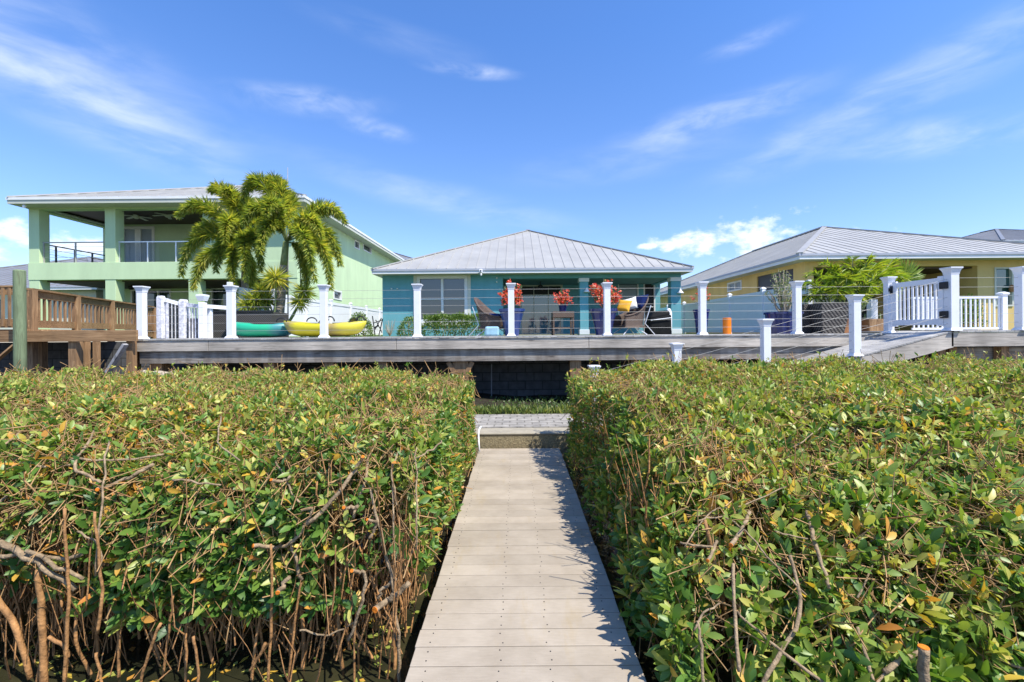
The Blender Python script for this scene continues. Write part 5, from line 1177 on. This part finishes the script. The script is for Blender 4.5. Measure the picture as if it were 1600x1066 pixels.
def hedge(label, side, prof, xin, dens_top, seed, keep, tint_mu, tint_sd, p_yel, p_brn, side_low):
    rg = np.random.default_rng(seed); t = thing('mangrove_hedge', label, 'hedge', (side * 3.0, 4.4, -.3), 0, 'clipped mangrove hedges')
    ymax = prof[0][0]
    P_, Nn, Wt = [], [], []
    # shell over the top and front
    n = 60000; s = rg.uniform(0, 1, n); y, z, nr, Ltot = prof_at(prof, s)
    xo = (F and (800 / F)) * y + .9; x = xin + rg.uniform(0, 1, n) * 8.0; ok = x < xo; x, y, z, nr = x[ok], y[ok], z[ok], nr[ok]
    if side > 0: x = x + lean(y, z)
    n = len(x); dep = rg.exponential(.11, n) - .02
    y = y - nr[:, 0] * dep; z = z - nr[:, 1] * dep + lump(x, y) * np.clip(nr[:, 1], .3, 1)
    z = z - .16 * np.exp(-(x - xin - (lean(y, z) if side > 0 else 0)) / .13) * np.clip(nr[:, 1], 0, 1)
    nn = np.stack([rg.normal(0, .15, n), nr[:, 0], nr[:, 1]], 1); P_.append(np.stack([x, y, z], 1)); Nn.append(nn)
    area = Ltot * 5.0
    # walkway-facing side
    m = 14000; y = rg.uniform(min(q[0] for q in prof), ymax, m); ztop = np.interp(y, [q[0] for q in prof][::-1], [q[1] for q in prof][::-1]); z = side_low + (ztop - .12 - side_low) * rg.uniform(0, 1, m) ** .8
    dep = rg.exponential(.09, m) - .03; x = xin + dep + .05 * np.sin(y * 4 + z * 3) + .03 * np.sin(y * 11); x = x + (lean(y, z) if side > 0 else 0); P_.append(np.stack([x, y, z], 1)); Nn.append(np.stack([-np.ones(m), rg.normal(0, .2, m), np.full(m, .35)], 1))
    # back side and a loose interior
    m = 5000; x = xin + rg.uniform(0, 1, m) * 7.5; z = rg.uniform(.3, prof[0][1], m); y = ymax - rg.exponential(.08, m); P_.append(np.stack([x, y, z], 1)); Nn.append(np.tile([[0, 1., .3]], (m, 1)))
    m = 6000; y = rg.uniform(min(q[0] for q in prof) + .15, ymax - .1, m); x = xin + .1 + (.22 if side > 0 else 0) + rg.uniform(0, 1, m) * (1.15 * y + .8); ztop = np.interp(y, [q[0] for q in prof][::-1], [q[1] for q in prof][::-1]); z = .15 + (ztop - .2) * rg.uniform(0, 1, m) ** .7; P_.append(np.stack([x, y, z], 1)); Nn.append(rg.normal(0, 1, (m, 3)))
    m = 260; s = rg.uniform(0, .7, m); y, z, nr, _ = prof_at(prof, s); x = xin + .15 + rg.uniform(0, 1, m) * (1.13 * y + .4); P_.append(np.stack([x, y, z + rg.uniform(.06, .17, m)], 1)); Nn.append(np.tile([[0, 0, 1.]], (m, 1)))
    P_ = np.concatenate(P_); Nn = unit(np.concatenate(Nn)); P_[:, 0] *= side; Nn[:, 0] *= side
    n = len(P_); k = keep(P_, rg) * dens_top; k = k * np.interp(P_[:, 1], [2.0, 3.0, 4.0, 5.0], [.85, .95, 1.15, 1.35]); ok = rg.uniform(0, 1, n) < k
    P_, Nn = P_[ok], Nn[ok]; n = len(P_)
    # keep the boards clear
    ok = (np.abs(P_[:, 0] - gx) > GW + .015); P_, Nn = P_[ok], Nn[ok]; n = len(P_)
    # rosettes of leaves at the twig ends
    ax = unit(Nn * .7 + np.array([[0, 0, .6]]) + rg.normal(0, .55, (n, 3)))
    tw0 = P_ - ax * rg.uniform(.08, .20, n)[:, None] - np.stack([rg.normal(0, .03, n), rg.normal(0, .03, n), np.abs(rg.normal(0, .04, n))], 1)
    sel = rg.uniform(0, 1, n) < .75
    sticks_mesh('twigs', tw0[sel], P_[sel], np.full(sel.sum(), .0042), np.full(sel.sum(), .0028), M['twig'], t)
    nearR = P_[:, 1] < 3.4; cnt = np.where(nearR, rg.integers(5, 9, n), rg.integers(3, 8, n)); I = np.repeat(np.arange(n), cnt); N_ = len(I)
    kk = np.concatenate([np.arange(c) for c in cnt]); h = np.tile([[.31, .87, .38]], (n, 1)); u = unit(np.cross(ax, h)); v = np.cross(ax, u)
    ph = (kk * 2.4 + np.repeat(rg.uniform(0, 6.28, n), cnt) + rg.normal(0, .3, N_))[:, None]; rad = u[I] * np.cos(ph) + v[I] * np.sin(ph)
    nI = nearR[I]; an = np.clip(np.where(nI, rg.normal(.80, .17, N_), rg.normal(.66, .36, N_)) + .08 * (kk - 2.5), .08, 1.6)[:, None]; d = ax[I] * np.cos(an) + rad * np.sin(an); nr = ax[I] * np.sin(an) - rad * np.cos(an)
    nr = nr + rg.normal(0, 1, (N_, 3)) * np.where(nI, .20, .40)[:, None]
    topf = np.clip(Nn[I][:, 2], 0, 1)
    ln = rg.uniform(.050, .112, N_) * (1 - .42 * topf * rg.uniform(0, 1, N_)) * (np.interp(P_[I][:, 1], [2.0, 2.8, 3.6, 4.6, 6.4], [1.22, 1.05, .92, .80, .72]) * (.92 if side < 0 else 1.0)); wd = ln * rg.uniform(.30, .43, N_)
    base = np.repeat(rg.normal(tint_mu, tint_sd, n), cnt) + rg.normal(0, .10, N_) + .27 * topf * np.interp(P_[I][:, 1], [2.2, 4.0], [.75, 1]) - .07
    # patches where the clipping has browned the tips
    patch = np.sin(P_[I][:, 0] * 1.7 + 1.3 * np.sin(P_[I][:, 1] * 1.1 + seed)) * np.sin(P_[I][:, 1] * 1.9 + P_[I][:, 0] * .7 + seed)
    py_ = p_yel * (1 + 1.6 * np.clip(patch, -.6, 1)); pb_ = p_brn * (1 + 1.8 * np.clip(-patch, -.6, 1)); u_ = rg.uniform(0, 1, N_)
    if side > 0:
        for (qx, qy, qr, amt) in ((1.30, 2.85, .26, .45), (1.02, 2.55, .22, .30), (1.75, 2.25, .18, .35), (3.0, 3.6, .4, .2), (1.2, 5.2, .3, .3)): pb_ = pb_ + .45 * amt * np.exp(-(((P_[I][:, 0] - qx) ** 2 + (P_[I][:, 1] - qy) ** 2) / qr ** 2))
    else:
        for (qx, qy, qr, amt) in ((-2.7, 2.9, .5, .22), (-2.3, 3.4, .4, .2), (-1.3, 5.2, .5, .25), (-4.2, 5.0, .6, .25)): pb_ = pb_ + .45 * amt * np.exp(-(((P_[I][:, 0] - qx) ** 2 + (P_[I][:, 1] - qy) ** 2) / qr ** 2))
    base = np.clip(base, 0, .80); base = np.where(u_ < py_, rg.uniform(.80, .93, N_), base); base = np.where(u_ > 1 - pb_, rg.uniform(.93, 1, N_), base)
    near = (P_[I][:, 1] < 4.3)
    pos = P_[I] + ax[I] * rg.normal(0, .012, N_)[:, None] - ax[I] * (kk * .006)[:, None]
    clear = np.abs(pos[:, 0] + d[:, 0] * ln - gx) > GW - .05
    near_, far_ = near & clear, (~near) & clear
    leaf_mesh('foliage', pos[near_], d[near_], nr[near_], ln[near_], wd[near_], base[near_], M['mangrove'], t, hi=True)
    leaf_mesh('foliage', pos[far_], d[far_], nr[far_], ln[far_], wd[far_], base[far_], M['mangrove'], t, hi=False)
    print('hedge', side, 'rosettes', n, 'leaves', N_)
    # bare clipped twigs all over the top
    m = 15000; s = rg.uniform(0, .9, m); y, z, nr, _ = prof_at(prof, s); x = side * (xin + (lean(y, z) if side > 0 else 0) + rg.uniform(0, 1, m) ** .8 * (1.13 * y + .5)); z = z + lump(np.abs(x), y) - rg.exponential(.045, m) + .02
    d = unit(rg.normal(0, .75, (m, 3)) + np.array([0, -.2, .7])); b = np.stack([x, y, z], 1); a = b - d * rg.uniform(.06, .24, m)[:, None]; ok = np.abs(b[:, 0] - gx) > GW + .02
    sticks_mesh('clipped_twigs', a[ok], b[ok], np.full(ok.sum(), .0034), np.full(ok.sum(), .0022), M['twig'], t)
    return t
def limb(root, pts, r0, r1, mat, name='branch', cut=None, n=8, jit=.0, seed=0):
    rr = random.Random(seed); pts = [Vector(p) for p in pts]; out = []
    for i in range(len(pts) - 1):           # Catmull-Rom through the points
        a, b, c, d = pts[max(i - 1, 0)], pts[i], pts[i + 1], pts[min(i + 2, len(pts) - 1)]
        for k in range(4):
            u = k / 4; out.append(Vector((0, 0, 0)) + .5 * ((2 * b) + (c - a) * u + (2 * a - 5 * b + 4 * c - d) * u * u + (3 * b - a - 3 * c + d) * u ** 3) + Vector((rr.gauss(0, jit), rr.gauss(0, jit), rr.gauss(0, jit))))
    out.append(pts[-1]); m = len(out); rad = [(r0 + (r1 - r0) * i / (m - 1)) * (1 + rr.uniform(-.07, .07)) for i in range(m)]
    o = MB().tube(out, rad, n).build(name, mat, root, smooth=True)
    if cut:
        e = out[-1]; d = (e - out[-2]).normalized(); MB().tube([e + d * .0005, e + d * .004], [r1 * 1.02, r1 * .96], n + 4).build('cut_end', M['cutwood'], o)
    return o
# left hedge: a flat clipped top over an open face of stems and roots
profL = [(6.42, 1.10), (5.2, 1.12), (4.0, 1.10), (3.15, 1.02), (2.78, .90), (2.62, .66), (2.58, .30), (2.60, .02)]
def keepL(p, rg):
    x, y, z = p.T; k = np.ones(len(p)); face = (y < 3.0) & (z < .80)
    k = np.where((x > -1.3) & (y > 3.0), k * .8, k); leafy = np.exp(-(((x + 1.72) / .85) ** 2 + ((z - .40) / .42) ** 2)); low = np.clip((z - .42) / .38, 0, 1)
    k = np.where(face, np.clip(.10 + .62 * low + 1.5 * leafy, 0, 1.7), k)
    k = np.where(face & (z < .08), k * .40, k); k = np.where(face & (x < -2.45) & (z < .55), k * .45, k); k = np.where(face & (x > -1.15) & (z < .70), k * .32, k)
    sidef = (x > -.90) & (z < .75); k = np.where(sidef, k * np.clip(.10 + .5 * (z - .1) + .18 * (y - 2.5), .08, 1), k)
    return k
hl = hedge('left clipped mangrove hedge with bare stems and prop roots along the gangway', -1, profL, .62, .42, 21, keepL, .38, .19, .06, .028, .0)
# right hedge: leafy to the water
profR = [(6.42, 1.17), (5.2, 1.18), (4.2, 1.13), (3.3, 1.00), (2.7, .80), (2.25, .55), (1.95, .22), (1.82, -.12)]
def keepR(p, rg):
    x, y, z = p.T; k = np.ones(len(p)); k = np.where((z < .12), .55, k); k = np.where((x < 1.5), k * np.clip(.36 + .95 * (x - 1.05), .30, 1), k); k = np.where((z < .35) & (x < 1.1) & (y < 3.0), k * .75, k); k = np.where((x < .95) & (y < 2.25), k * np.clip((z + .25) * .9, .2, 1), k)
    return k
hr = hedge('right clipped mangrove hedge, leafy down to the water beside the gangway', 1, profR, .735, .46, 33, keepR, .43, .18, .045, .022, -.12)
# ---- limbs seen on the left face (depths on the hedge's own face, about 2.6 m off)
def onface(prof, pts, off=0.0, cut=0):
    ys = [q[0] for q in prof][::-1]; zs = [q[1] for q in prof][::-1]; out = []
    for a, b in pts:
        Y = 2.6
        for _ in range(30):
            z = P(a, b, Y).z
            yf_ = 2.58 if z < .3 and prof is profL else float(np.interp(-z, [-q[1] for q in prof[1:]], [q[0] for q in prof[1:]]))
            Y = Y * .6 + .4 * min(max(yf_, 1.75), 5.0)
        out.append(P(a, b, Y + off))
    if cut: a, b = pts[-1]; out[-1] = P(a, b, out[-1].y - .075)
    return out
yf = 2.55
LB = [([(-10, 790), (20, 765), (75, 703), (80, 690)], .012, .008, 0), ([(75, 703), (110, 717), (160, 720), (212, 717), (256, 710)], .011, .009, 0), ([(55, 728), (95, 728), (116, 726)], .010, .010, 0), ([(146, 672), (132, 700), (117, 726), (135, 742), (158, 754)], .010, .012, 0),
      ([(170, 690), (163, 725), (158, 800), (150, 900)], .007, .008, 0), ([(0, 700), (26, 680), (50, 650)], .010, .006, 0), ([(240, 725), (205, 745), (165, 762), (152, 765)], .016, .014, 1), ([(270, 750), (300, 752), (345, 758)], .009, .007, 0),
      ([(620, 640), (585, 690), (570, 750), (552, 810)], .010, .014, 0), ([(480, 820), (530, 770), (555, 735), (567, 714)], .018, .014, 1), ([(560, 790), (545, 795), (537, 793)], .014, .013, 1), ([(455, 745), (440, 753), (424, 750)], .012, .012, 1), ([(578, 842), (588, 820), (574, 812)], .012, .011, 1),
      ([(470, 800), (490, 795), (470, 830), (455, 848), (430, 856), (396, 853)], .012, .015, 1), ([(470, 905), (462, 872), (454, 848)], .014, .012, 0), ([(452, 902), (444, 915), (434, 926)], .016, .016, 1), ([(640, 910), (620, 930), (605, 938), (586, 953)], .020, .024, 1), ([(620, 905), (600, 920), (590, 935)], .014, .012, 0),
      ([(578, 765), (600, 850), (612, 910), (622, 990), (625, 1070)], .011, .014, 0), ([(612, 690), (613, 780), (615, 880), (620, 1010)], .006, .008, 0), ([(650, 700), (651, 790), (650, 860)], .006, .007, 0), ([(625, 705), (612, 735), (620, 790)], .007, .006, 0),
      ([(345, 655), (343, 690), (375, 720)], .007, .006, 0), ([(530, 680), (545, 720), (590, 770)], .007, .006, 0), ([(690, 690), (670, 705), (650, 716)], .008, .006, 0), ([(430, 720), (450, 760), (480, 800)], .008, .010, 0),
      ([(545, 1000), (566, 940), (570, 900), (560, 893), (550, 892)], .012, .013, 1), ([(470, 985), (505, 993), (530, 985), (555, 970)], .008, .006, 0), ([(120, 830), (150, 850), (158, 885)], .008, .007, 0), ([(0, 870), (60, 868), (105, 873), (130, 865)], .016, .014, 0), ([(-10, 845), (30, 865), (70, 885), (118, 922)], .026, .018, 0), ([(40, 860), (90, 885), (130, 905)], .016, .013, 0)]
for k, (pp, r0, r1, ct) in enumerate(LB):
    rr = random.Random(k); yy = yf + rr.uniform(-.06, .12)
    limb(hl, onface(profL, pp, rr.uniform(-.10, 0), ct), r0 * .72, r1 * .72, M['bark'], 'branch', ct, jit=.0045, seed=k)
RB = [([(60, 890), (64, 960), (70, 1085)], .021, .027), ([(-5, 935), (25, 985), (48, 1060)], .022, .020), ([(100, 795), (104, 870), (107, 935), (100, 1080)], .010, .012), ([(75, 995), (100, 1010), (106, 1028)], .013, .014), ([(56, 1085), (65, 1020), (68, 1005)], .013, .010), ([(148, 800), (155, 880), (160, 935), (152, 990)], .009, .012),
      ([(145, 830), (142, 860), (134, 955)], .005, .006), ([(270, 930), (264, 985), (254, 1060)], .010, .009), ([(250, 975), (232, 1020), (218, 1075)], .011, .010), ([(150, 1020), (156, 1050), (160, 1085)], .010, .010), ([(290, 990), (291, 1030), (290, 1085)], .009, .009), ([(302, 995), (309, 1040), (309, 1085)], .010, .010),
      ([(424, 850), (424, 960), (418, 1075)], .009, .012), ([(470, 910), (462, 960), (450, 1080)], .010, .010), ([(415, 1005), (402, 1030), (390, 1048)], .012, .010)]
for k, (pp, r0, r1) in enumerate(RB):
    yy = yf - .03 + .05 * math.sin(k * 2.1); limb(hl, [P(a, b, yy) for a, b in pp], r0 * .72, r1 * .72, M['rootbark'], 'prop_root', None, jit=.002, seed=100 + k)
rr = random.Random(44)
for k in range(84):                       # prop roots: a close curtain by the gangway, arching ones across the foot
    if k < 62: x = rr.uniform(-1.55, -.66); yy = rr.uniform(2.55, 3.6) if x < -.8 else rr.uniform(2.5, 5.6)
    else: x = rr.uniform(-3.5, -1.4); yy = rr.uniform(2.6, 3.4)
    r_ = rr.uniform(.006, .013); p0 = Vector((min(x, -.64), yy, -.36))
    if k % 3 == 0:                        # leaves a limb sideways, arches over and drops straight
        dx = rr.choice((-1, 1)) * rr.uniform(.16, .45); zt = rr.uniform(.10, .55); p3 = Vector((min(x + dx, -.66), yy + rr.uniform(.05, .3), zt + rr.uniform(.12, .34)))
        pts = [p3, Vector((x + (p3.x - x) * .55, yy + .08, zt + .10)), Vector((x + (p3.x - x) * .16, yy + .02, zt - .04)), Vector((x, yy, zt * .4 - .12)), p0]
    else:
        z1 = rr.uniform(.5, .98); lean_ = rr.gauss(0, .20); p3 = Vector((min(x + lean_, -.64), yy + rr.gauss(0, .08), z1)); bow = rr.gauss(0, .05)
        pts = [p3, (p0 + p3 * 2) / 3 + Vector((bow, rr.gauss(0, .03), 0)), (p0 * 2 + p3) / 3 + Vector((bow * .8, rr.gauss(0, .03), 0)), p0]
    limb(hl, pts, r_ * .5, r_, M['rootbark'], 'prop_root', None, n=7, jit=.003, seed=200 + k)
# ---- limbs on the right
RBR = [([(1262, 800), (1268, 830), (1280, 870), (1296, 920)], .017, .012, 0, 2.35), ([(1172, 800), (1158, 830), (1142, 852)], .015, .015, 1, 2.5), ([(1120, 845), (1114, 862), (1106, 876)], .012, .012, 1, 2.45), ([(1090, 815), (1130, 808), (1165, 830), (1200, 870), (1260, 930)], .007, .006, 0, 2.3), ([(1062, 848), (1090, 853), (1114, 855)], .008, .008, 0, 2.5),
       ([(1150, 955), (1200, 1000), (1250, 1040), (1300, 1075)], .008, .011, 0, 2.0), ([(1085, 985), (1100, 958), (1126, 942)], .008, .005, 0, 2.15), ([(1070, 855), (1110, 800), (1160, 790), (1230, 760)], .006, .005, 0, 2.5), ([(1444, 1120), (1444, 1060), (1443, 1014)], .029, .028, 1, 1.88), ([(1380, 1050), (1410, 1030), (1440, 1018)], .018, .013, 0, 2.05), ([(1360, 1080), (1390, 1045), (1415, 1028)], .010, .007, 0, 1.95),
       ([(1340, 980), (1355, 1030), (1368, 1085)], .010, .012, 0, 1.95), ([(1235, 870), (1250, 960), (1200, 1050), (1190, 1085)], .012, .016, 0, 2.3), ([(1145, 880), (1148, 960), (1155, 1050)], .011, .012, 0, 2.5), ([(1240, 700), (1270, 678), (1282, 668)], .006, .005, 0, 3.1), ([(1395, 680), (1380, 670), (1366, 675)], .006, .005, 0, 3.4),
       ([(1360, 845), (1390, 840), (1416, 816)], .007, .005, 0, 2.1), ([(1210, 830), (1240, 838), (1262, 842)], .006, .006, 0, 2.3), ([(1340, 935), (1365, 880), (1372, 850)], .007, .005, 0, 2.0), ([(1090, 970), (1095, 1010), (1100, 1070)], .009, .011, 0, 2.2), ([(1540, 1000), (1570, 1035), (1620, 1050)], .009, .008, 0, 1.9)]
for k, (pp, r0, r1, ct, yy) in enumerate(RBR):
    limb(hr, onface(profR, pp, -.005, ct) if k != 8 else [P(1446, 1120, 1.80), P(1444, 1060, 1.80), P(1443, 1012, 1.80)], r0 * .68, r1 * .68, M['bark'], 'branch', ct, jit=.002, seed=400 + k)
rr = random.Random(45)
for k in range(46):
    x = rr.uniform(.78, 3.0); yy = rr.uniform(2.2, 4.6) if x > 1.1 else rr.uniform(2.0, 6.0); z1 = rr.uniform(.2, .7); r_ = rr.uniform(.007, .014)
    p0 = Vector((x, yy, -.36)); p1 = Vector((max(.76, x + rr.gauss(0, .14)), yy + rr.gauss(0, .1), z1)); limb(hr, [p1, (p0 + p1) / 2 + Vector((rr.gauss(.01, .02), 0, 0)), p0], r_ * .8, r_, M['rootbark'], 'prop_root', None, n=7, jit=.0015, seed=500 + k)
# ---- inner stems of both hedges: past counting
for hh, sd in ((hl, -1), (hr, 1)):
    rg = np.random.default_rng(60 + sd); m = 4200; y = rg.uniform(2.5, 6.3, m); x = (.66 if sd < 0 else .78) + rg.uniform(0, 1, m) ** .9 * (1.15 * y + .5); 
    y = np.where(rg.uniform(0, 1, m) < .55, rg.uniform(2.66, 3.3, m), y)
    z0 = rg.uniform(-.35, .5, m); d = np.stack([rg.normal(0, .30, m), rg.normal(0, .25, m), np.ones(m)], 1); d = np.where(rg.uniform(0, 1, m)[:, None] < .3, rg.normal(0, 1, (m, 3)), d); d = unit(d); ln = rg.uniform(.25, .75, m)
    d = np.where((z0 < .25)[:, None], unit(d * np.array([[.6, .6, 0]]) + np.array([[0, 0, 1.]])), d); a = np.stack([sd * x, y, z0], 1); b = a + d * ln[:, None]; top = .98; b[:, 2] = np.minimum(b[:, 2], top); lim = .64 if sd < 0 else .70
    a[:, 0] = sd * np.maximum(sd * a[:, 0], lim); b[:, 0] = sd * np.maximum(sd * b[:, 0], lim)
    r = rg.uniform(.002, .0065, m) * np.where(rg.uniform(0, 1, m) < .1, 1.6, 1); c = (a + b) / 2 + rg.normal(0, .028, (m, 3)); c[:, 0] = sd * np.maximum(sd * c[:, 0], lim); o = sticks_mesh('inner_stems', np.concatenate([a, c]), np.concatenate([c, b]), np.concatenate([r, r * .85]), np.concatenate([r * .85, r * .6]), M['rootbark'], hh); o['kind'] = 'stuff'
# fallen leaves drifting at the foot of the left hedge
rg = np.random.default_rng(71); m = 420; x = rg.uniform(-3.2, -.75, m); y = rg.uniform(2.0, 3.4, m); pos = np.stack([x, y, np.full(m, -.296)], 1); th = rg.uniform(0, 6.28, m)
g = leaf_mesh('leaf_litter', pos, np.stack([np.cos(th), np.sin(th), np.zeros(m)], 1), np.tile([[0, 0, 1.]], (m, 1)), rg.uniform(.04, .09, m), rg.uniform(.02, .04, m), rg.uniform(.6, 1, m), M['mangrove'], hi=False, curl=.02, fold=.05)
struct(g, 'stuff'); tag(g, 'fallen yellow leaves floating at the foot of the mangroves', 'leaf litter')
